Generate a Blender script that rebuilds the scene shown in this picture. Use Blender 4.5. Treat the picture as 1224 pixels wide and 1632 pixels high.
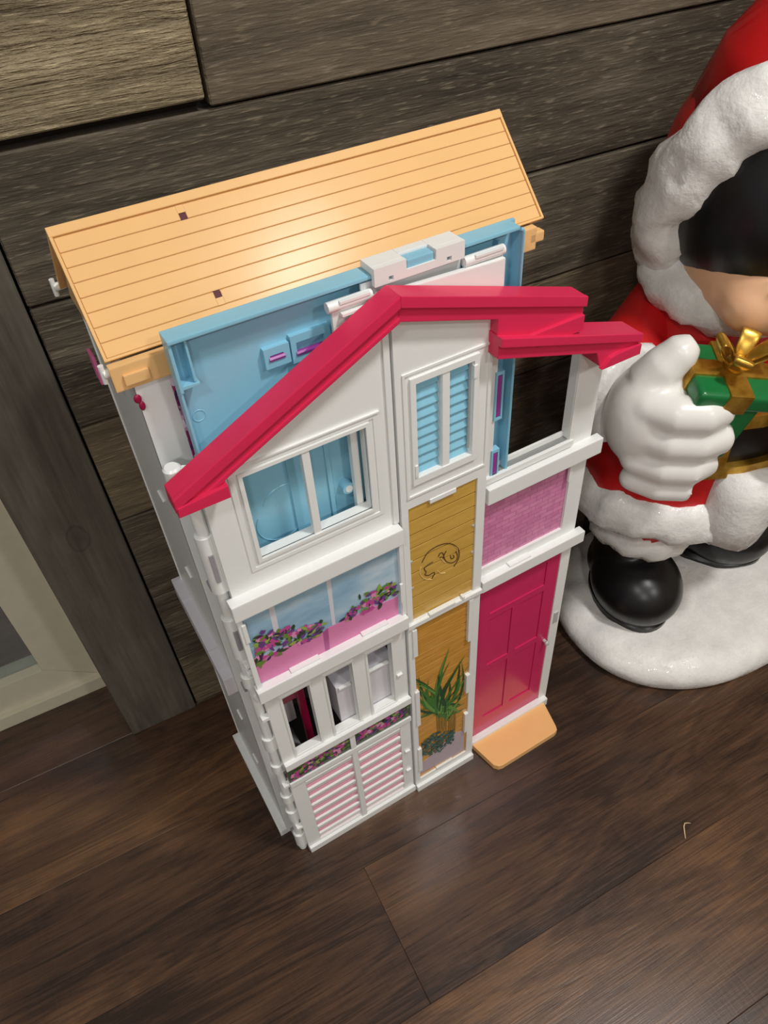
import bpy, bmesh, math, random
from mathutils import Vector, Matrix, noise

# ------------------------------------------------------------------ scene, camera, light
for o in list(bpy.data.objects):
    bpy.data.objects.remove(o, do_unlink=True)
SC = bpy.context.scene
COL = SC.collection

CAM_H = 1.2
FPX = 1197.69                     # focal length in pixels of the 1224 x 1632 frame
R_WALL = ((0.88512889, -0.35852139, 0.29666355),
          (-0.46206069, -0.60150564, 0.65168312),
          (-0.05519754, -0.71390012, -0.69806866))
YAW = math.radians(3.0)           # the house stands slightly turned to the wall

cam_d = bpy.data.cameras.new('camera')
cam = bpy.data.objects.new('camera', cam_d)
COL.objects.link(cam)
cam_d.sensor_fit = 'VERTICAL'
cam_d.sensor_height = 36.0
cam_d.lens = 36.0 * FPX / 1632.0
cam_d.clip_start = 0.02
Rm = Matrix(R_WALL)
m = Matrix((Rm @ Vector((1, 0, 0)), Rm @ Vector((0, -1, 0)), Rm @ Vector((0, 0, -1)))).transposed().to_4x4()
m.translation = (0, 0, CAM_H)
cam.matrix_world = m
SC.camera = cam

world = bpy.data.worlds.new('room_ambient')
SC.world = world
world.use_nodes = True
world.node_tree.nodes['Background'].inputs[0].default_value = (1.0, 0.97, 0.93, 1)
world.node_tree.nodes['Background'].inputs[1].default_value = 0.30

SC.view_settings.view_transform = 'Standard'
SC.view_settings.look = 'None'
SC.view_settings.gamma = 1.0
SC.view_settings.use_curve_mapping = False
SC.view_settings.exposure = -0.12

CEIL = 2.42
LAMPS = [(0.86, -0.20, 26.0), (-0.75, -0.55, 11.0), (0.95, -1.7, 20.0), (-0.75, -1.9, 20.0)]  # first is the ceiling downlight, the rest are added fill lamps
for (lx, ly, e) in LAMPS:
    ld = bpy.data.lights.new('downlight_and_fill_beam', 'AREA')
    ld.shape = 'DISK'
    ld.size = 0.24
    ld.energy = e
    ld.color = (1.0, 0.982, 0.95)
    lo = bpy.data.objects.new('downlight_and_fill_beam', ld)
    lo.location = (lx, ly, CEIL - 0.012)
    COL.objects.link(lo)

# ------------------------------------------------------------------ helpers
def lin(c):
    return tuple(((v / 255.0) / 12.92 if v / 255.0 <= 0.04045 else ((v / 255.0 + 0.055) / 1.055) ** 2.4) for v in c) + (1.0,)

class NT:
    def __init__(s, name):
        s.m = bpy.data.materials.new(name)
        s.m.use_nodes = True
        s.t = s.m.node_tree
        s.b = s.t.nodes['Principled BSDF']
    def n(s, t, **k):
        nd = s.t.nodes.new(t)
        for a, v in k.items():
            setattr(nd, a, v)
        return nd
    def l(s, a, b):
        s.t.links.new(a, b)
    def ramp(s, fac, stops):
        r = s.n('ShaderNodeValToRGB')
        e = r.color_ramp.elements
        while len(e) < len(stops):
            e.new(0.5)
        for i, (p, c) in enumerate(stops):
            e[i].position = p
            e[i].color = c
        s.l(fac, r.inputs[0])
        return r
    def coords(s, scale=(1, 1, 1), rnd=0.0, kind='Object'):
        tc = s.n('ShaderNodeTexCoord')
        mp = s.n('ShaderNodeMapping')
        mp.inputs['Scale'].default_value = scale
        s.l(tc.outputs[kind], mp.inputs[0])
        if rnd:
            oi = s.n('ShaderNodeObjectInfo')
            mu = s.n('ShaderNodeMath', operation='MULTIPLY')
            mu.inputs[1].default_value = rnd
            s.l(oi.outputs['Random'], mu.inputs[0])
            cb = s.n('ShaderNodeCombineXYZ')
            for i in range(3):
                s.l(mu.outputs[0], cb.inputs[i])
            s.l(cb.outputs[0], mp.inputs['Location'])
        return mp.outputs[0]
    def noise(s, vec, scale, detail=4, rough=0.55, dist=0.0):
        nd = s.n('ShaderNodeTexNoise')
        nd.inputs['Scale'].default_value = scale
        nd.inputs['Detail'].default_value = detail
        nd.inputs['Roughness'].default_value = rough
        nd.inputs['Distortion'].default_value = dist
        s.l(vec, nd.inputs['Vector'])
        return nd.outputs[0]
    def bump(s, h, strength, dist):
        b = s.n('ShaderNodeBump')
        b.inputs['Strength'].default_value = strength
        b.inputs['Distance'].default_value = dist
        s.l(h, b.inputs['Height'])
        s.l(b.outputs[0], s.b.inputs['Normal'])
        return b
    def math(s, op, a, b=None):
        nd = s.n('ShaderNodeMath', operation=op)
        for i, v in enumerate((a, b)):
            if v is None:
                continue
            if isinstance(v, (int, float)):
                nd.inputs[i].default_value = v
            else:
                s.l(v, nd.inputs[i])
        return nd.outputs[0]
    def mix(s, fac, a, b, mode='MIX'):
        nd = s.n('ShaderNodeMix', data_type='RGBA', blend_type=mode)
        if isinstance(fac, (int, float)):
            nd.inputs[0].default_value = fac
        else:
            s.l(fac, nd.inputs[0])
        for i, v in ((6, a), (7, b)):
            if isinstance(v, tuple):
                nd.inputs[i].default_value = v
            else:
                s.l(v, nd.inputs[i])
        return nd.outputs[2]

MATS = {}
def plastic(name, rgb, rough=0.32, spec=0.5, sss=0.0, var=0.03, bump=0.0):
    if name in MATS:
        return MATS[name]
    t = NT(name)
    c = lin(rgb)
    v = t.coords()
    nz = t.noise(v, 35.0, 2)
    lo = tuple(x * (1 - var) for x in c[:3]) + (1,)
    hi = tuple(min(1, x * (1 + var)) for x in c[:3]) + (1,)
    r = t.ramp(nz, [(0.3, lo), (0.7, hi)])
    t.l(r.outputs[0], t.b.inputs['Base Color'])
    t.b.inputs['Roughness'].default_value = rough
    t.b.inputs['Specular IOR Level'].default_value = spec
    if sss:
        t.b.inputs['Subsurface Weight'].default_value = sss
        t.b.inputs['Subsurface Radius'].default_value = (0.006, 0.006, 0.006)
    if bump:
        t.bump(t.noise(v, 9.0, 2), bump, 0.004)
    MATS[name] = t.m
    return t.m

def wood_wall(name, dark, mid, light, ribs=0.0):
    t = NT(name)
    v = t.coords((1.6, 16, 16), rnd=40.0)
    v2 = t.coords((5.0, 70, 70), rnd=23.0)
    v3 = t.coords((3.0, 5.0, 5.0), rnd=11.0)
    n1 = t.noise(v, 1.6, 8, 0.62, 0.6)
    n2 = t.noise(v2, 2.2, 5, 0.6)
    n3 = t.noise(v3, 2.2, 3)
    # knots: sparse voronoi spots stretched along the grain
    vk = t.coords((3.2, 7.0, 7.0), rnd=17.0)
    vo = t.n('ShaderNodeTexVoronoi')
    vo.inputs['Scale'].default_value = 1.0
    t.l(vk, vo.inputs['Vector'])
    kn = t.ramp(vo.outputs['Distance'], [(0.05, (0.25, 0.25, 0.25, 1)), (0.17, (1, 1, 1, 1))])
    a = t.math('ADD', t.math('MULTIPLY', n1, 0.55), t.math('MULTIPLY', n2, 0.3))
    a = t.math('ADD', a, t.math('MULTIPLY', n3, 0.22))
    r = t.ramp(a, [(0.36, lin(dark)), (0.53, lin(mid)), (0.72, lin(light))])
    n4 = t.noise(t.coords((22.0, 240, 240), rnd=29.0), 1.5, 3, 0.55)
    fl = t.ramp(n4, [(0.56, (0, 0, 0, 1)), (0.68, (0.55, 0.55, 0.55, 1))])
    base = t.mix(fl.outputs[0], r.outputs[0], lin(tuple(min(255, x * 1.22) for x in light)))
    t.l(t.mix(0.55, base, kn.outputs[0], 'MULTIPLY'), t.b.inputs['Base Color'])
    t.b.inputs['Roughness'].default_value = 0.62
    t.b.inputs['Specular IOR Level'].default_value = 0.3
    h = t.math('ADD', t.math('MULTIPLY', n1, 1.0 + ribs), t.math('MULTIPLY', n2, 0.6))
    h = t.math('ADD', h, t.math('MULTIPLY', n4, 0.35))
    t.bump(h, 0.55 + 0.35 * ribs, 0.006 + 0.006 * ribs)
    return t.m

def floor_wood():
    t = NT('dark_laminate')
    v = t.coords((1.0, 7.0, 7.0), rnd=60.0)
    base = t.noise(v, 1.3, 5, 0.55, 0.9)
    rings = t.math('FRACT', t.math('MULTIPLY', base, 9.0))
    rr = t.math('ABSOLUTE', t.math('SUBTRACT', rings, 0.5))
    fine = t.noise(t.coords((9.0, 300.0, 60.0), rnd=31.0), 1.5, 5, 0.62)
    blot = t.noise(t.coords((2.0, 4.5, 4.0), rnd=13.0), 1.6, 3)
    saw = t.noise(t.coords((260.0, 8.0, 8.0), rnd=7.0), 1.0, 2)
    a = t.math('ADD', t.math('MULTIPLY', rr, 0.24), t.math('MULTIPLY', fine, 0.40))
    a = t.math('ADD', a, t.math('MULTIPLY', blot, 0.62))
    a = t.math('ADD', a, t.math('MULTIPLY', saw, 0.06))
    oi = t.n('ShaderNodeObjectInfo')
    a = t.math('ADD', a, t.math('MULTIPLY', t.math('SUBTRACT', oi.outputs['Random'], 0.3), 0.15))
    r = t.ramp(a, [(0.45, lin((48, 35, 28))), (0.64, lin((84, 60, 44))), (0.82, lin((118, 85, 56))), (0.97, lin((142, 104, 68)))])
    t.l(r.outputs[0], t.b.inputs['Base Color'])
    ro = t.math('ADD', t.math('MULTIPLY', fine, 0.22), 0.20)
    t.l(ro, t.b.inputs['Roughness'])
    t.b.inputs['Specular IOR Level'].default_value = 0.5
    h = t.math('ADD', t.math('MULTIPLY', fine, 0.5), t.math('MULTIPLY', rr, 0.25))
    h = t.math('ADD', h, t.math('MULTIPLY', saw, 0.25))
    t.bump(h, 0.16, 0.002)
    return t.m

def snow_mat(name, rgb, sparkle=True, scale=60.0, dist=0.006):
    t = NT(name)
    v = t.coords()
    n1 = t.noise(v, scale, 4, 0.6)
    r = t.ramp(n1, [(0.3, lin(tuple(x * 0.95 for x in rgb))), (0.7, lin(rgb))])
    t.l(r.outputs[0], t.b.inputs['Base Color'])
    t.b.inputs['Roughness'].default_value = 0.4
    t.b.inputs['Subsurface Weight'].default_value = 0.15
    t.b.inputs['Subsurface Radius'].default_value = (0.01, 0.01, 0.01)
    h = n1
    if sparkle:
        vo = t.n('ShaderNodeTexVoronoi')
        vo.inputs['Scale'].default_value = 210.0
        t.l(v, vo.inputs['Vector'])
        sel = t.ramp(vo.outputs['Color'], [(0.72, (0, 0, 0, 1)), (0.74, (1, 1, 1, 1))])
        t.l(t.ramp(sel.outputs[0], [(0.0, (0.42,) * 3 + (1,)), (1.0, (0.12,) * 3 + (1,))]).outputs[0], t.b.inputs['Roughness'])
        h = t.math('ADD', n1, t.math('MULTIPLY', vo.outputs['Color'], 0.34))
    t.bump(h, 0.5, dist)
    return t.m

def new(name, bm, mat, parent=None, smooth=False, angle=None, loc=None):
    me = bpy.data.meshes.new(name)
    bmesh.ops.recalc_face_normals(bm, faces=bm.faces)
    if smooth:
        for f in bm.faces:
            f.smooth = True
    bm.to_mesh(me)
    bm.free()
    mats = mat if isinstance(mat, (list, tuple)) else [mat]
    for x in mats:
        me.materials.append(x)
    if smooth and angle:
        try:
            me.set_sharp_from_angle(angle=math.radians(angle))
        except Exception:
            pass
    o = bpy.data.objects.new(name, me)
    COL.objects.link(o)
    if parent:
        o.parent = parent
    if loc:
        o.location = loc
    return o

def box(bm, x0, x1, y0, y1, z0, z1, bev=0.0, seg=2):
    b = bmesh.new() if bev else bm
    vs = [b.verts.new((x, y, z)) for x in (x0, x1) for y in (y0, y1) for z in (z0, z1)]
    for q in ((0, 1, 3, 2), (4, 6, 7, 5), (0, 4, 5, 1), (2, 3, 7, 6), (0, 2, 6, 4), (1, 5, 7, 3)):
        b.faces.new([vs[i] for i in q])
    if bev:
        bmesh.ops.recalc_face_normals(b, faces=b.faces)
        bmesh.ops.bevel(b, geom=b.edges[:], offset=bev, segments=seg, profile=0.7, affect='EDGES')
        merge(bm, b)

def merge(dst, src, mtx=None, mi=None):
    mp = {}
    for v in src.verts:
        mp[v] = dst.verts.new(mtx @ v.co if mtx else v.co)
    for f in src.faces:
        try:
            nf = dst.faces.new([mp[v] for v in f.verts])
            nf.material_index = f.material_index if mi is None else mi
            nf.smooth = f.smooth
        except ValueError:
            pass
    src.free()

def B(x0, x1, y0, y1, z0, z1, bev=0.0008):
    bm = bmesh.new()
    box(bm, x0, x1, y0, y1, z0, z1, bev)
    return bm

def prism(bm, pts, y0, y1, bev=0.0):
    """polygon in (x, z), extruded from y0 to y1"""
    b = bmesh.new()
    a = [b.verts.new((x, y0, z)) for x, z in pts]
    c = [b.verts.new((x, y1, z)) for x, z in pts]
    b.faces.new(a)
    b.faces.new(c[::-1])
    n = len(pts)
    for i in range(n):
        b.faces.new((a[i], c[i], c[(i + 1) % n], a[(i + 1) % n]))
    bmesh.ops.recalc_face_normals(b, faces=b.faces)
    if bev:
        bmesh.ops.bevel(b, geom=b.edges[:], offset=bev, segments=2, profile=0.7, affect='EDGES')
    merge(bm, b)

def gridpanel(bm, xs, zs, y0, y1, hole, zmap=None):
    """a flat panel between y0 and y1 on an x/z grid with open cells"""
    V = {}
    zm = zmap or (lambda x, z: z)
    def vt(i, j, k):
        key = (i, j, k)
        if key not in V:
            V[key] = bm.verts.new((xs[i], (y0, y1)[k], zm(xs[i], zs[j])))
        return V[key]
    nx, nz = len(xs) - 1, len(zs) - 1
    keep = lambda i, j: 0 <= i < nx and 0 <= j < nz and not hole((xs[i] + xs[i + 1]) / 2, (zs[j] + zs[j + 1]) / 2)
    for i in range(nx):
        for j in range(nz):
            if not keep(i, j):
                continue
            bm.faces.new((vt(i, j, 0), vt(i + 1, j, 0), vt(i + 1, j + 1, 0), vt(i, j + 1, 0)))
            bm.faces.new((vt(i, j, 1), vt(i, j + 1, 1), vt(i + 1, j + 1, 1), vt(i + 1, j, 1)))
            for (di, dj, a, b) in ((-1, 0, (i, j), (i, j + 1)), (1, 0, (i + 1, j), (i + 1, j + 1)), (0, -1, (i, j), (i + 1, j)), (0, 1, (i, j + 1), (i + 1, j + 1))):
                if not keep(i + di, j + dj):
                    bm.faces.new((vt(*a, 0), vt(*b, 0), vt(*b, 1), vt(*a, 1)))

def ring(bm, ox0, ox1, oz0, oz1, ix0, ix1, iz0, iz1, y0, y1):
    gridpanel(bm, [ox0, ix0, ix1, ox1], [oz0, iz0, iz1, oz1], y0, y1, lambda x, z: ix0 < x < ix1 and iz0 < z < iz1)

def tube(bm, pts, rad, n=12, cap=True):
    """tapered tube along a path; rad a number or a list"""
    pts = [Vector(p) for p in pts]
    rs = rad if isinstance(rad, (list, tuple)) else [rad] * len(pts)
    rings = []
    up = Vector((0.31, 0.17, 0.93)).normalized()
    for i, p in enumerate(pts):
        t = (pts[min(i + 1, len(pts) - 1)] - pts[max(i - 1, 0)]).normalized()
        u = up.cross(t)
        if u.length < 0.05:
            u = Vector((1, 0, 0)).cross(t)
        u.normalize()
        w = t.cross(u)
        rings.append([bm.verts.new(p + (u * math.cos(2 * math.pi * k / n) + w * math.sin(2 * math.pi * k / n)) * rs[i]) for k in range(n)])
    for a, b in zip(rings, rings[1:]):
        for k in range(n):
            bm.faces.new((a[k], a[(k + 1) % n], b[(k + 1) % n], b[k]))
    if cap:
        bm.faces.new(rings[0][::-1])
        bm.faces.new(rings[-1])

def ball(bm, c, r, rot=None, nu=28, nv=18, disp=None):
    b = bmesh.new()
    bmesh.ops.create_uvsphere(b, u_segments=nu, v_segments=nv, radius=1.0)
    rr = r if isinstance(r, (tuple, list)) else (r, r, r)
    M = Matrix.Translation(Vector(c)) @ (rot.to_4x4() if rot else Matrix.Identity(4)) @ Matrix.Diagonal((*rr, 1))
    for v in b.verts:
        d = v.co.copy()
        v.co = M @ d
        if disp:
            v.co += (v.co - Vector(c)).normalized() * disp(v.co)
    merge(bm, b)

def lump(amp, freq, seed=0.0):
    off = Vector((seed * 3.1, seed * 1.7, seed))
    return lambda p: amp * (noise.noise(p * freq + off) + 0.5 * noise.noise(p * freq * 2.3 + off))

def thing(name, label, cat, loc=(0, 0, 0), rz=0.0, group=None):
    o = bpy.data.objects.new(name, None)
    COL.objects.link(o)
    o.empty_display_size = 0.05
    o.location = loc
    o.rotation_euler = (0, 0, rz)
    o['label'] = label
    o['category'] = cat
    if group:
        o['group'] = group
    return o

def struct(o, label=None):
    o['kind'] = 'structure'
    if label:
        o['label'] = label
    return o

# ------------------------------------------------------------------ materials
M_DARK = wood_wall('weathered_dark_wood', (46, 42, 36), (82, 74, 62), (122, 112, 96))
M_MID = wood_wall('weathered_brown_wood', (64, 57, 48), (96, 86, 72), (124, 112, 95))
M_TAN = wood_wall('weathered_tan_wood', (104, 92, 72), (150, 136, 108), (178, 164, 134), ribs=1.2)
M_SAND = wood_wall('weathered_sand_wood', (78, 69, 55), (112, 100, 80), (138, 125, 102))
M_FLOOR = floor_wood()
M_GAP = plastic('joint_shadow_wood', (26, 22, 18), 0.8)
M_CREAM = plastic('cream_paint', (206, 200, 178), 0.45)
M_CEIL = plastic('ceiling_paint', (225, 220, 208), 0.8)
M_WHITE = plastic('white_plastic', (236, 238, 236), 0.28, 0.5, 0.05, 0.01)
M_LILAC = plastic('pale_lilac_plastic', (214, 212, 220), 0.35, 0.5, 0, 0.01)
M_RED = plastic('crimson_plastic', (218, 44, 86), 0.38, 0.4, 0.0, 0.02)
M_DOOR = plastic('magenta_plastic', (206, 44, 98), 0.22, 0.5, 0.0, 0.02)
M_BLUE = plastic('sky_blue_plastic', (140, 198, 222), 0.27, 0.5, 0.0, 0.02)
M_ORANGE = plastic('apricot_plastic', (236, 190, 130), 0.23, 0.10, 0.0, 0.015, 0.12)
M_STEP = plastic('apricot_matte_plastic', (240, 186, 122), 0.4, 0.45, 0.0, 0.015)
M_PURPLE = plastic('purple_plastic', (148, 62, 150), 0.25)
M_MAROON = plastic('maroon_plastic', (150, 14, 62), 0.3)
M_PINK = plastic('pink_plastic', (214, 110, 160), 0.35)
M_PINKBACK = plastic('rose_backing', (238, 170, 190), 0.5)
M_SILVER = plastic('silver_plastic', (186, 186, 186), 0.25, 0.8)
M_INSIDE = plastic('dim_interior_plastic', (150, 146, 152), 0.6)

# ------------------------------------------------------------------ the setting
YW = 0.846
bm = bmesh.new(); box(bm, -1.6, 2.6, -2.8, 2.0, -0.06, -0.006)
floor = struct(new('floor', bm, M_FLOOR), 'dark brown wood-look laminate floor')
def plank_mesh(name, L, Wd, T, mat, bev, gap):
    b = bmesh.new(); box(b, gap, L - gap, gap, Wd - gap, -T, 0, bev, 1)
    me = bpy.data.meshes.new(name); bmesh.ops.recalc_face_normals(b, faces=b.faces); b.to_mesh(me); b.free(); me.materials.append(mat)
    return me
PW, PL = 0.2047, 1.8
fm = plank_mesh('floor_plank', PL, PW, 0.006, M_FLOOR, 0.0006, 0.0001)
offs = {0: -0.9, 1: 0.12, 2: -0.72, 3: -0.95, 4: -0.80, -1: -0.45, -2: -0.9}
for k in range(-2, 5):
    y0 = 0.2353 + PW * (k - 1)
    x = offs[k] - PL
    while x < 1.6:
        o = bpy.data.objects.new('plank', fm); COL.objects.link(o)
        o.parent = floor
        o.location = (x, y0, 0)
        x += PL

# back wall: a dark backing with weathered planks nailed on
bm = bmesh.new(); box(bm, -0.022, 2.6, YW + 0.014, YW + 0.10, 0.0, CEIL)
wall = struct(new('wall_back', bm, M_GAP), 'accent wall of weathered horizontal planks')
def wplank(x0, x1, z0, z1, mat, proud=0.0, gap=0.0016):
    b = bmesh.new()
    box(b, 0, x1 - x0 - 2 * gap, 0, 0.018 + proud, 0, z1 - z0 - 2 * gap, 0.0018, 1)
    o = new('plank', b, mat, wall)
    o.location = (x0 + gap, YW - proud, z0 + gap)
    return o
ROWS = [0.004, 0.146, 0.308, 0.478, 0.6415, 0.8065, 0.9645]
wplank(-0.022, 0.86, ROWS[0], ROWS[1], M_SAND); wplank(0.86, 2.5, ROWS[0], ROWS[1], M_DARK)
wplank(-0.022, 0.55, ROWS[1], ROWS[2], M_DARK); wplank(0.55, 2.5, ROWS[1], ROWS[2], M_MID)
wplank(-0.022, 1.1, ROWS[2], ROWS[3], M_DARK); wplank(1.1, 2.5, ROWS[2], ROWS[3], M_DARK)
wplank(-0.022, 0.42, ROWS[3], ROWS[4], M_SAND); wplank(0.42, 2.5, ROWS[3], ROWS[4], M_SAND)
wplank(-0.022, 0.60, ROWS[4], ROWS[5], M_DARK); wplank(0.60, 2.5, ROWS[4], ROWS[5], M_DARK, 0.003)
wplank(-0.022, 1.5, ROWS[5], ROWS[6], M_DARK); wplank(1.5, 2.5, ROWS[5], ROWS[6], M_MID)
wplank(-0.022, 0.2195, ROWS[6] + 0.0085, 1.135, M_TAN, 0.006)
wplank(0.2210, 1.9, ROWS[6], 1.135, M_MID, 0.004)
z = 1.135
i = 0
while z < CEIL - 0.02:
    z1 = min(z + 0.16, CEIL)
    xs = 0.5 + 0.45 * ((i * 37) % 7) / 3.0
    wplank(-0.022, xs, z, z1, (M_DARK, M_MID, M_TAN)[i % 3]); wplank(xs, 2.5, z, z1, (M_MID, M_DARK, M_DARK)[i % 3])
    z = z1; i += 1
# vertical post board beside the door
bm = bmesh.new(); box(bm, 0, 0.117, 0, 0.075, 0, CEIL - 0.001, 0.0015, 1)
wv = NT('weathered_grey_wood_upright')
bpy.data.materials.remove(wv.m)
def wood_upright():
    t = NT('weathered_grey_wood_upright')
    v = t.coords((16, 16, 1.8)); v2 = t.coords((75, 75, 5)); v3 = t.coords((5, 5, 3))
    n1 = t.noise(v, 1.5, 8, 0.6, 0.7); n2 = t.noise(v2, 2.0, 5, 0.6); n3 = t.noise(v3, 2.0, 3)
    a = t.math('ADD', t.math('MULTIPLY', n1, 0.5), t.math('MULTIPLY', n2, 0.25))
    a = t.math('ADD', a, t.math('MULTIPLY', n3, 0.3))
    r = t.ramp(a, [(0.36, lin((66, 61, 54))), (0.53, lin((96, 90, 81))), (0.72, lin((122, 115, 104)))])
    tc = t.n('ShaderNodeTexCoord')
    mp = t.n('ShaderNodeMapping'); mp.inputs['Location'].default_value = (-0.062, 0, -0.475); t.l(tc.outputs['Object'], mp.inputs[0])
    mp2 = t.n('ShaderNodeMapping'); mp2.inputs['Scale'].default_value = (55, 0, 34); t.l(mp.outputs[0], mp2.inputs[0])
    ln = t.n('ShaderNodeVectorMath', operation='LENGTH'); t.l(mp2.outputs[0], ln.inputs[0])
    kd = t.math('ADD', ln.outputs['Value'], t.math('MULTIPLY', t.math('SUBTRACT', n3, 0.5), 1.1))
    kn = t.ramp(kd, [(0.0, (0.5, 0.5, 0.5, 1)), (0.7, (0.8, 0.8, 0.8, 1)), (0.82, (0.42, 0.42, 0.42, 1)), (0.95, (1, 1, 1, 1))])
    t.l(t.mix(0.6, r.outputs[0], kn.outputs[0], 'MULTIPLY'), t.b.inputs['Base Color'])
    t.b.inputs['Roughness'].default_value = 0.62
    t.b.inputs['Specular IOR Level'].default_value = 0.3
    t.bump(t.math('ADD', n1, t.math('MULTIPLY', n2, 0.5)), 0.4, 0.005)
    return t.m
M_PIL2 = wood_upright()
pil = struct(new('trim_1', bm, M_PIL2), 'upright weathered grey board beside the glass door')
pil.location = (-0.1405, YW - 0.002, 0.0)

# glass patio door left of the board
YD = 0.972
bm = bmesh.new()
box(bm, -1.5, -0.139, YD, YD + 0.09, 0.0, 0.032, 0.002)
door = struct(new('door_1', bm, M_CREAM), 'cream framed glass patio door')
def dpart(n, bm_, mat=None):
    return new(n, bm_, mat or M_CREAM, door)
dpart('jamb', B(-0.158, -0.1405, YD - 0.004, YD + 0.09, 0.0, 2.1, 0.002))
bm = bmesh.new(); prism(bm, [(-0.158, 0.030), (-0.158, 2.1), (-0.243, 2.1), (-0.243, 0.0985), (-0.161, 0.030)], YD + 0.012, YD + 0.06, 0.0012)
dpart('door_stile', bm)
bm = bmesh.new(); prism(bm, [(-1.5, 0.030), (-0.1625, 0.030), (-0.2442, 0.0985), (-1.5, 0.0985)], YD + 0.012, YD + 0.06, 0.0012)
dpart('bottom_rail', bm)
dpart('head_rail', B(-1.5, -0.14, YD - 0.05, YD + 0.09, 2.1, CEIL, 0.003))
tg = NT('dark_window_glass')
tg.b.inputs['Base Color'].default_value = (0.75, 0.85, 0.85, 1)
tg.b.inputs['Transmission Weight'].default_value = 0.92
tg.b.inputs['Roughness'].default_value = 0.04
tg.l(tg.ramp(tg.noise(tg.coords((3, 3, 3)), 2.0), [(0, (0.70, 0.80, 0.80, 1)), (1, (0.82, 0.9, 0.9, 1))]).outputs[0], tg.b.inputs['Base Color'])
dpart('glass_pane', B(-1.5, -0.228, YD + 0.030, YD + 0.036, 0.078, 2.1, 0.0), tg.m)
# night deck outside the glass
bm = bmesh.new()
for k in range(9):
    box(bm, -2.2, -0.0, YD + 0.10 + 0.14 * k, YD + 0.10 + 0.14 * k + 0.133, -0.10, -0.06, 0.003)
md = wood_wall('dark_deck_wood', (22, 28, 29), (40, 48, 50), (62, 72, 74))  # very dark grey-green boards, shared by deck and backdrop
struct(new('floor_outside_deck', bm, md), 'grey deck boards outside the glass door')

bm = bmesh.new()  # backdrop boards added outside so the view through the glass stays dark
for k in range(10):
    box(bm, -2.4, 0.0, 2.24, 2.27, -0.06 + 0.26 * k, 0.19 + 0.26 * k, 0.004)
struct(new('dark_backdrop_outside', bm, md), 'added dark board backdrop that keeps the glass view dark')

# ceiling with rings and lenses for the downlight and the added fill lamps
bm = bmesh.new(); box(bm, -1.6, 2.6, -2.8, YW + 0.1, CEIL, CEIL + 0.05)
ceil = struct(new('ceiling', bm, M_CEIL), 'plain off-white ceiling')
te = NT('lamp_lens')
te.b.inputs['Emission Color'].default_value = (1.0, 0.9, 0.78, 1)
te.b.inputs['Emission Strength'].default_value = 2.0
for (lx, ly, e) in LAMPS:
    bm = bmesh.new()
    n = 32
    prof = [(0.125, CEIL), (0.145, CEIL), (0.147, CEIL - 0.004), (0.143, CEIL - 0.008), (0.127, CEIL - 0.010), (0.125, CEIL - 0.006)]
    rg = [[bm.verts.new((lx + r * math.cos(2 * math.pi * k / n), ly + r * math.sin(2 * math.pi * k / n), zz)) for k in range(n)] for r, zz in prof]
    for a in range(len(prof)):
        b_ = (a + 1) % len(prof)
        for k in range(n):
            bm.faces.new((rg[a][k], rg[a][(k + 1) % n], rg[b_][(k + 1) % n], rg[b_][k]))
    new('downlight_and_fill_ring', bm, M_CEIL, ceil, True, 40)
    bm = bmesh.new()
    c = [bm.verts.new((lx + 0.125 * math.cos(2 * math.pi * k / n), ly + 0.125 * math.sin(2 * math.pi * k / n), CEIL - 0.002)) for k in range(n)]
    bm.faces.new(c)
    new('downlight_and_fill_lens', bm, te.m, ceil)
# far wall and side walls of the room (behind and beside the camera)
M_PAINT = plastic('warm_wall_paint', (196, 186, 170), 0.8)
bm = bmesh.new(); box(bm, -1.6, 2.6, -2.86, -2.8, 0, CEIL)
struct(new('wall_front', bm, M_PAINT), 'painted wall opposite the planks')
bm = bmesh.new(); box(bm, 2.6, 2.66, -2.8, YW + 0.1, 0, CEIL)
struct(new('wall_right', bm, M_PAINT), 'painted side wall')

# ------------------------------------------------------------------ the folded doll's house
HX, HY = 0.30, 0.62
cy_, sy_ = math.cos(YAW), math.sin(YAW)
house = thing('dollhouse', 'tall white folding toy house with crimson gables and apricot roof', 'dollhouse',
              (HX * cy_ - HY * sy_, HX * sy_ + HY * cy_, 0), YAW)
SHIFT = Matrix.Translation((-HX, -HY, 0))
RH = Matrix(((0.85974324, -0.38896899, 0.33097535), (-0.50776013, -0.58123248, 0.635884), (-0.05496553, -0.71475306, -0.69721364)))
def hray(px, py):
    return RH @ Vector((px - 612.0, py - 816.0, FPX))
def H(px, py, y):
    """point of the house front at depth y that was measured at a photo position -> (x, z)"""
    r = hray(px, py)
    k = y / r.y
    return (r.x * k, CAM_H + r.z * k)
def hp(name, bm, mat, parent=None, smooth=False, angle=None):
    bm.transform(SHIFT)
    return new(name, bm, mat, parent or house, smooth, angle)

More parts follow.
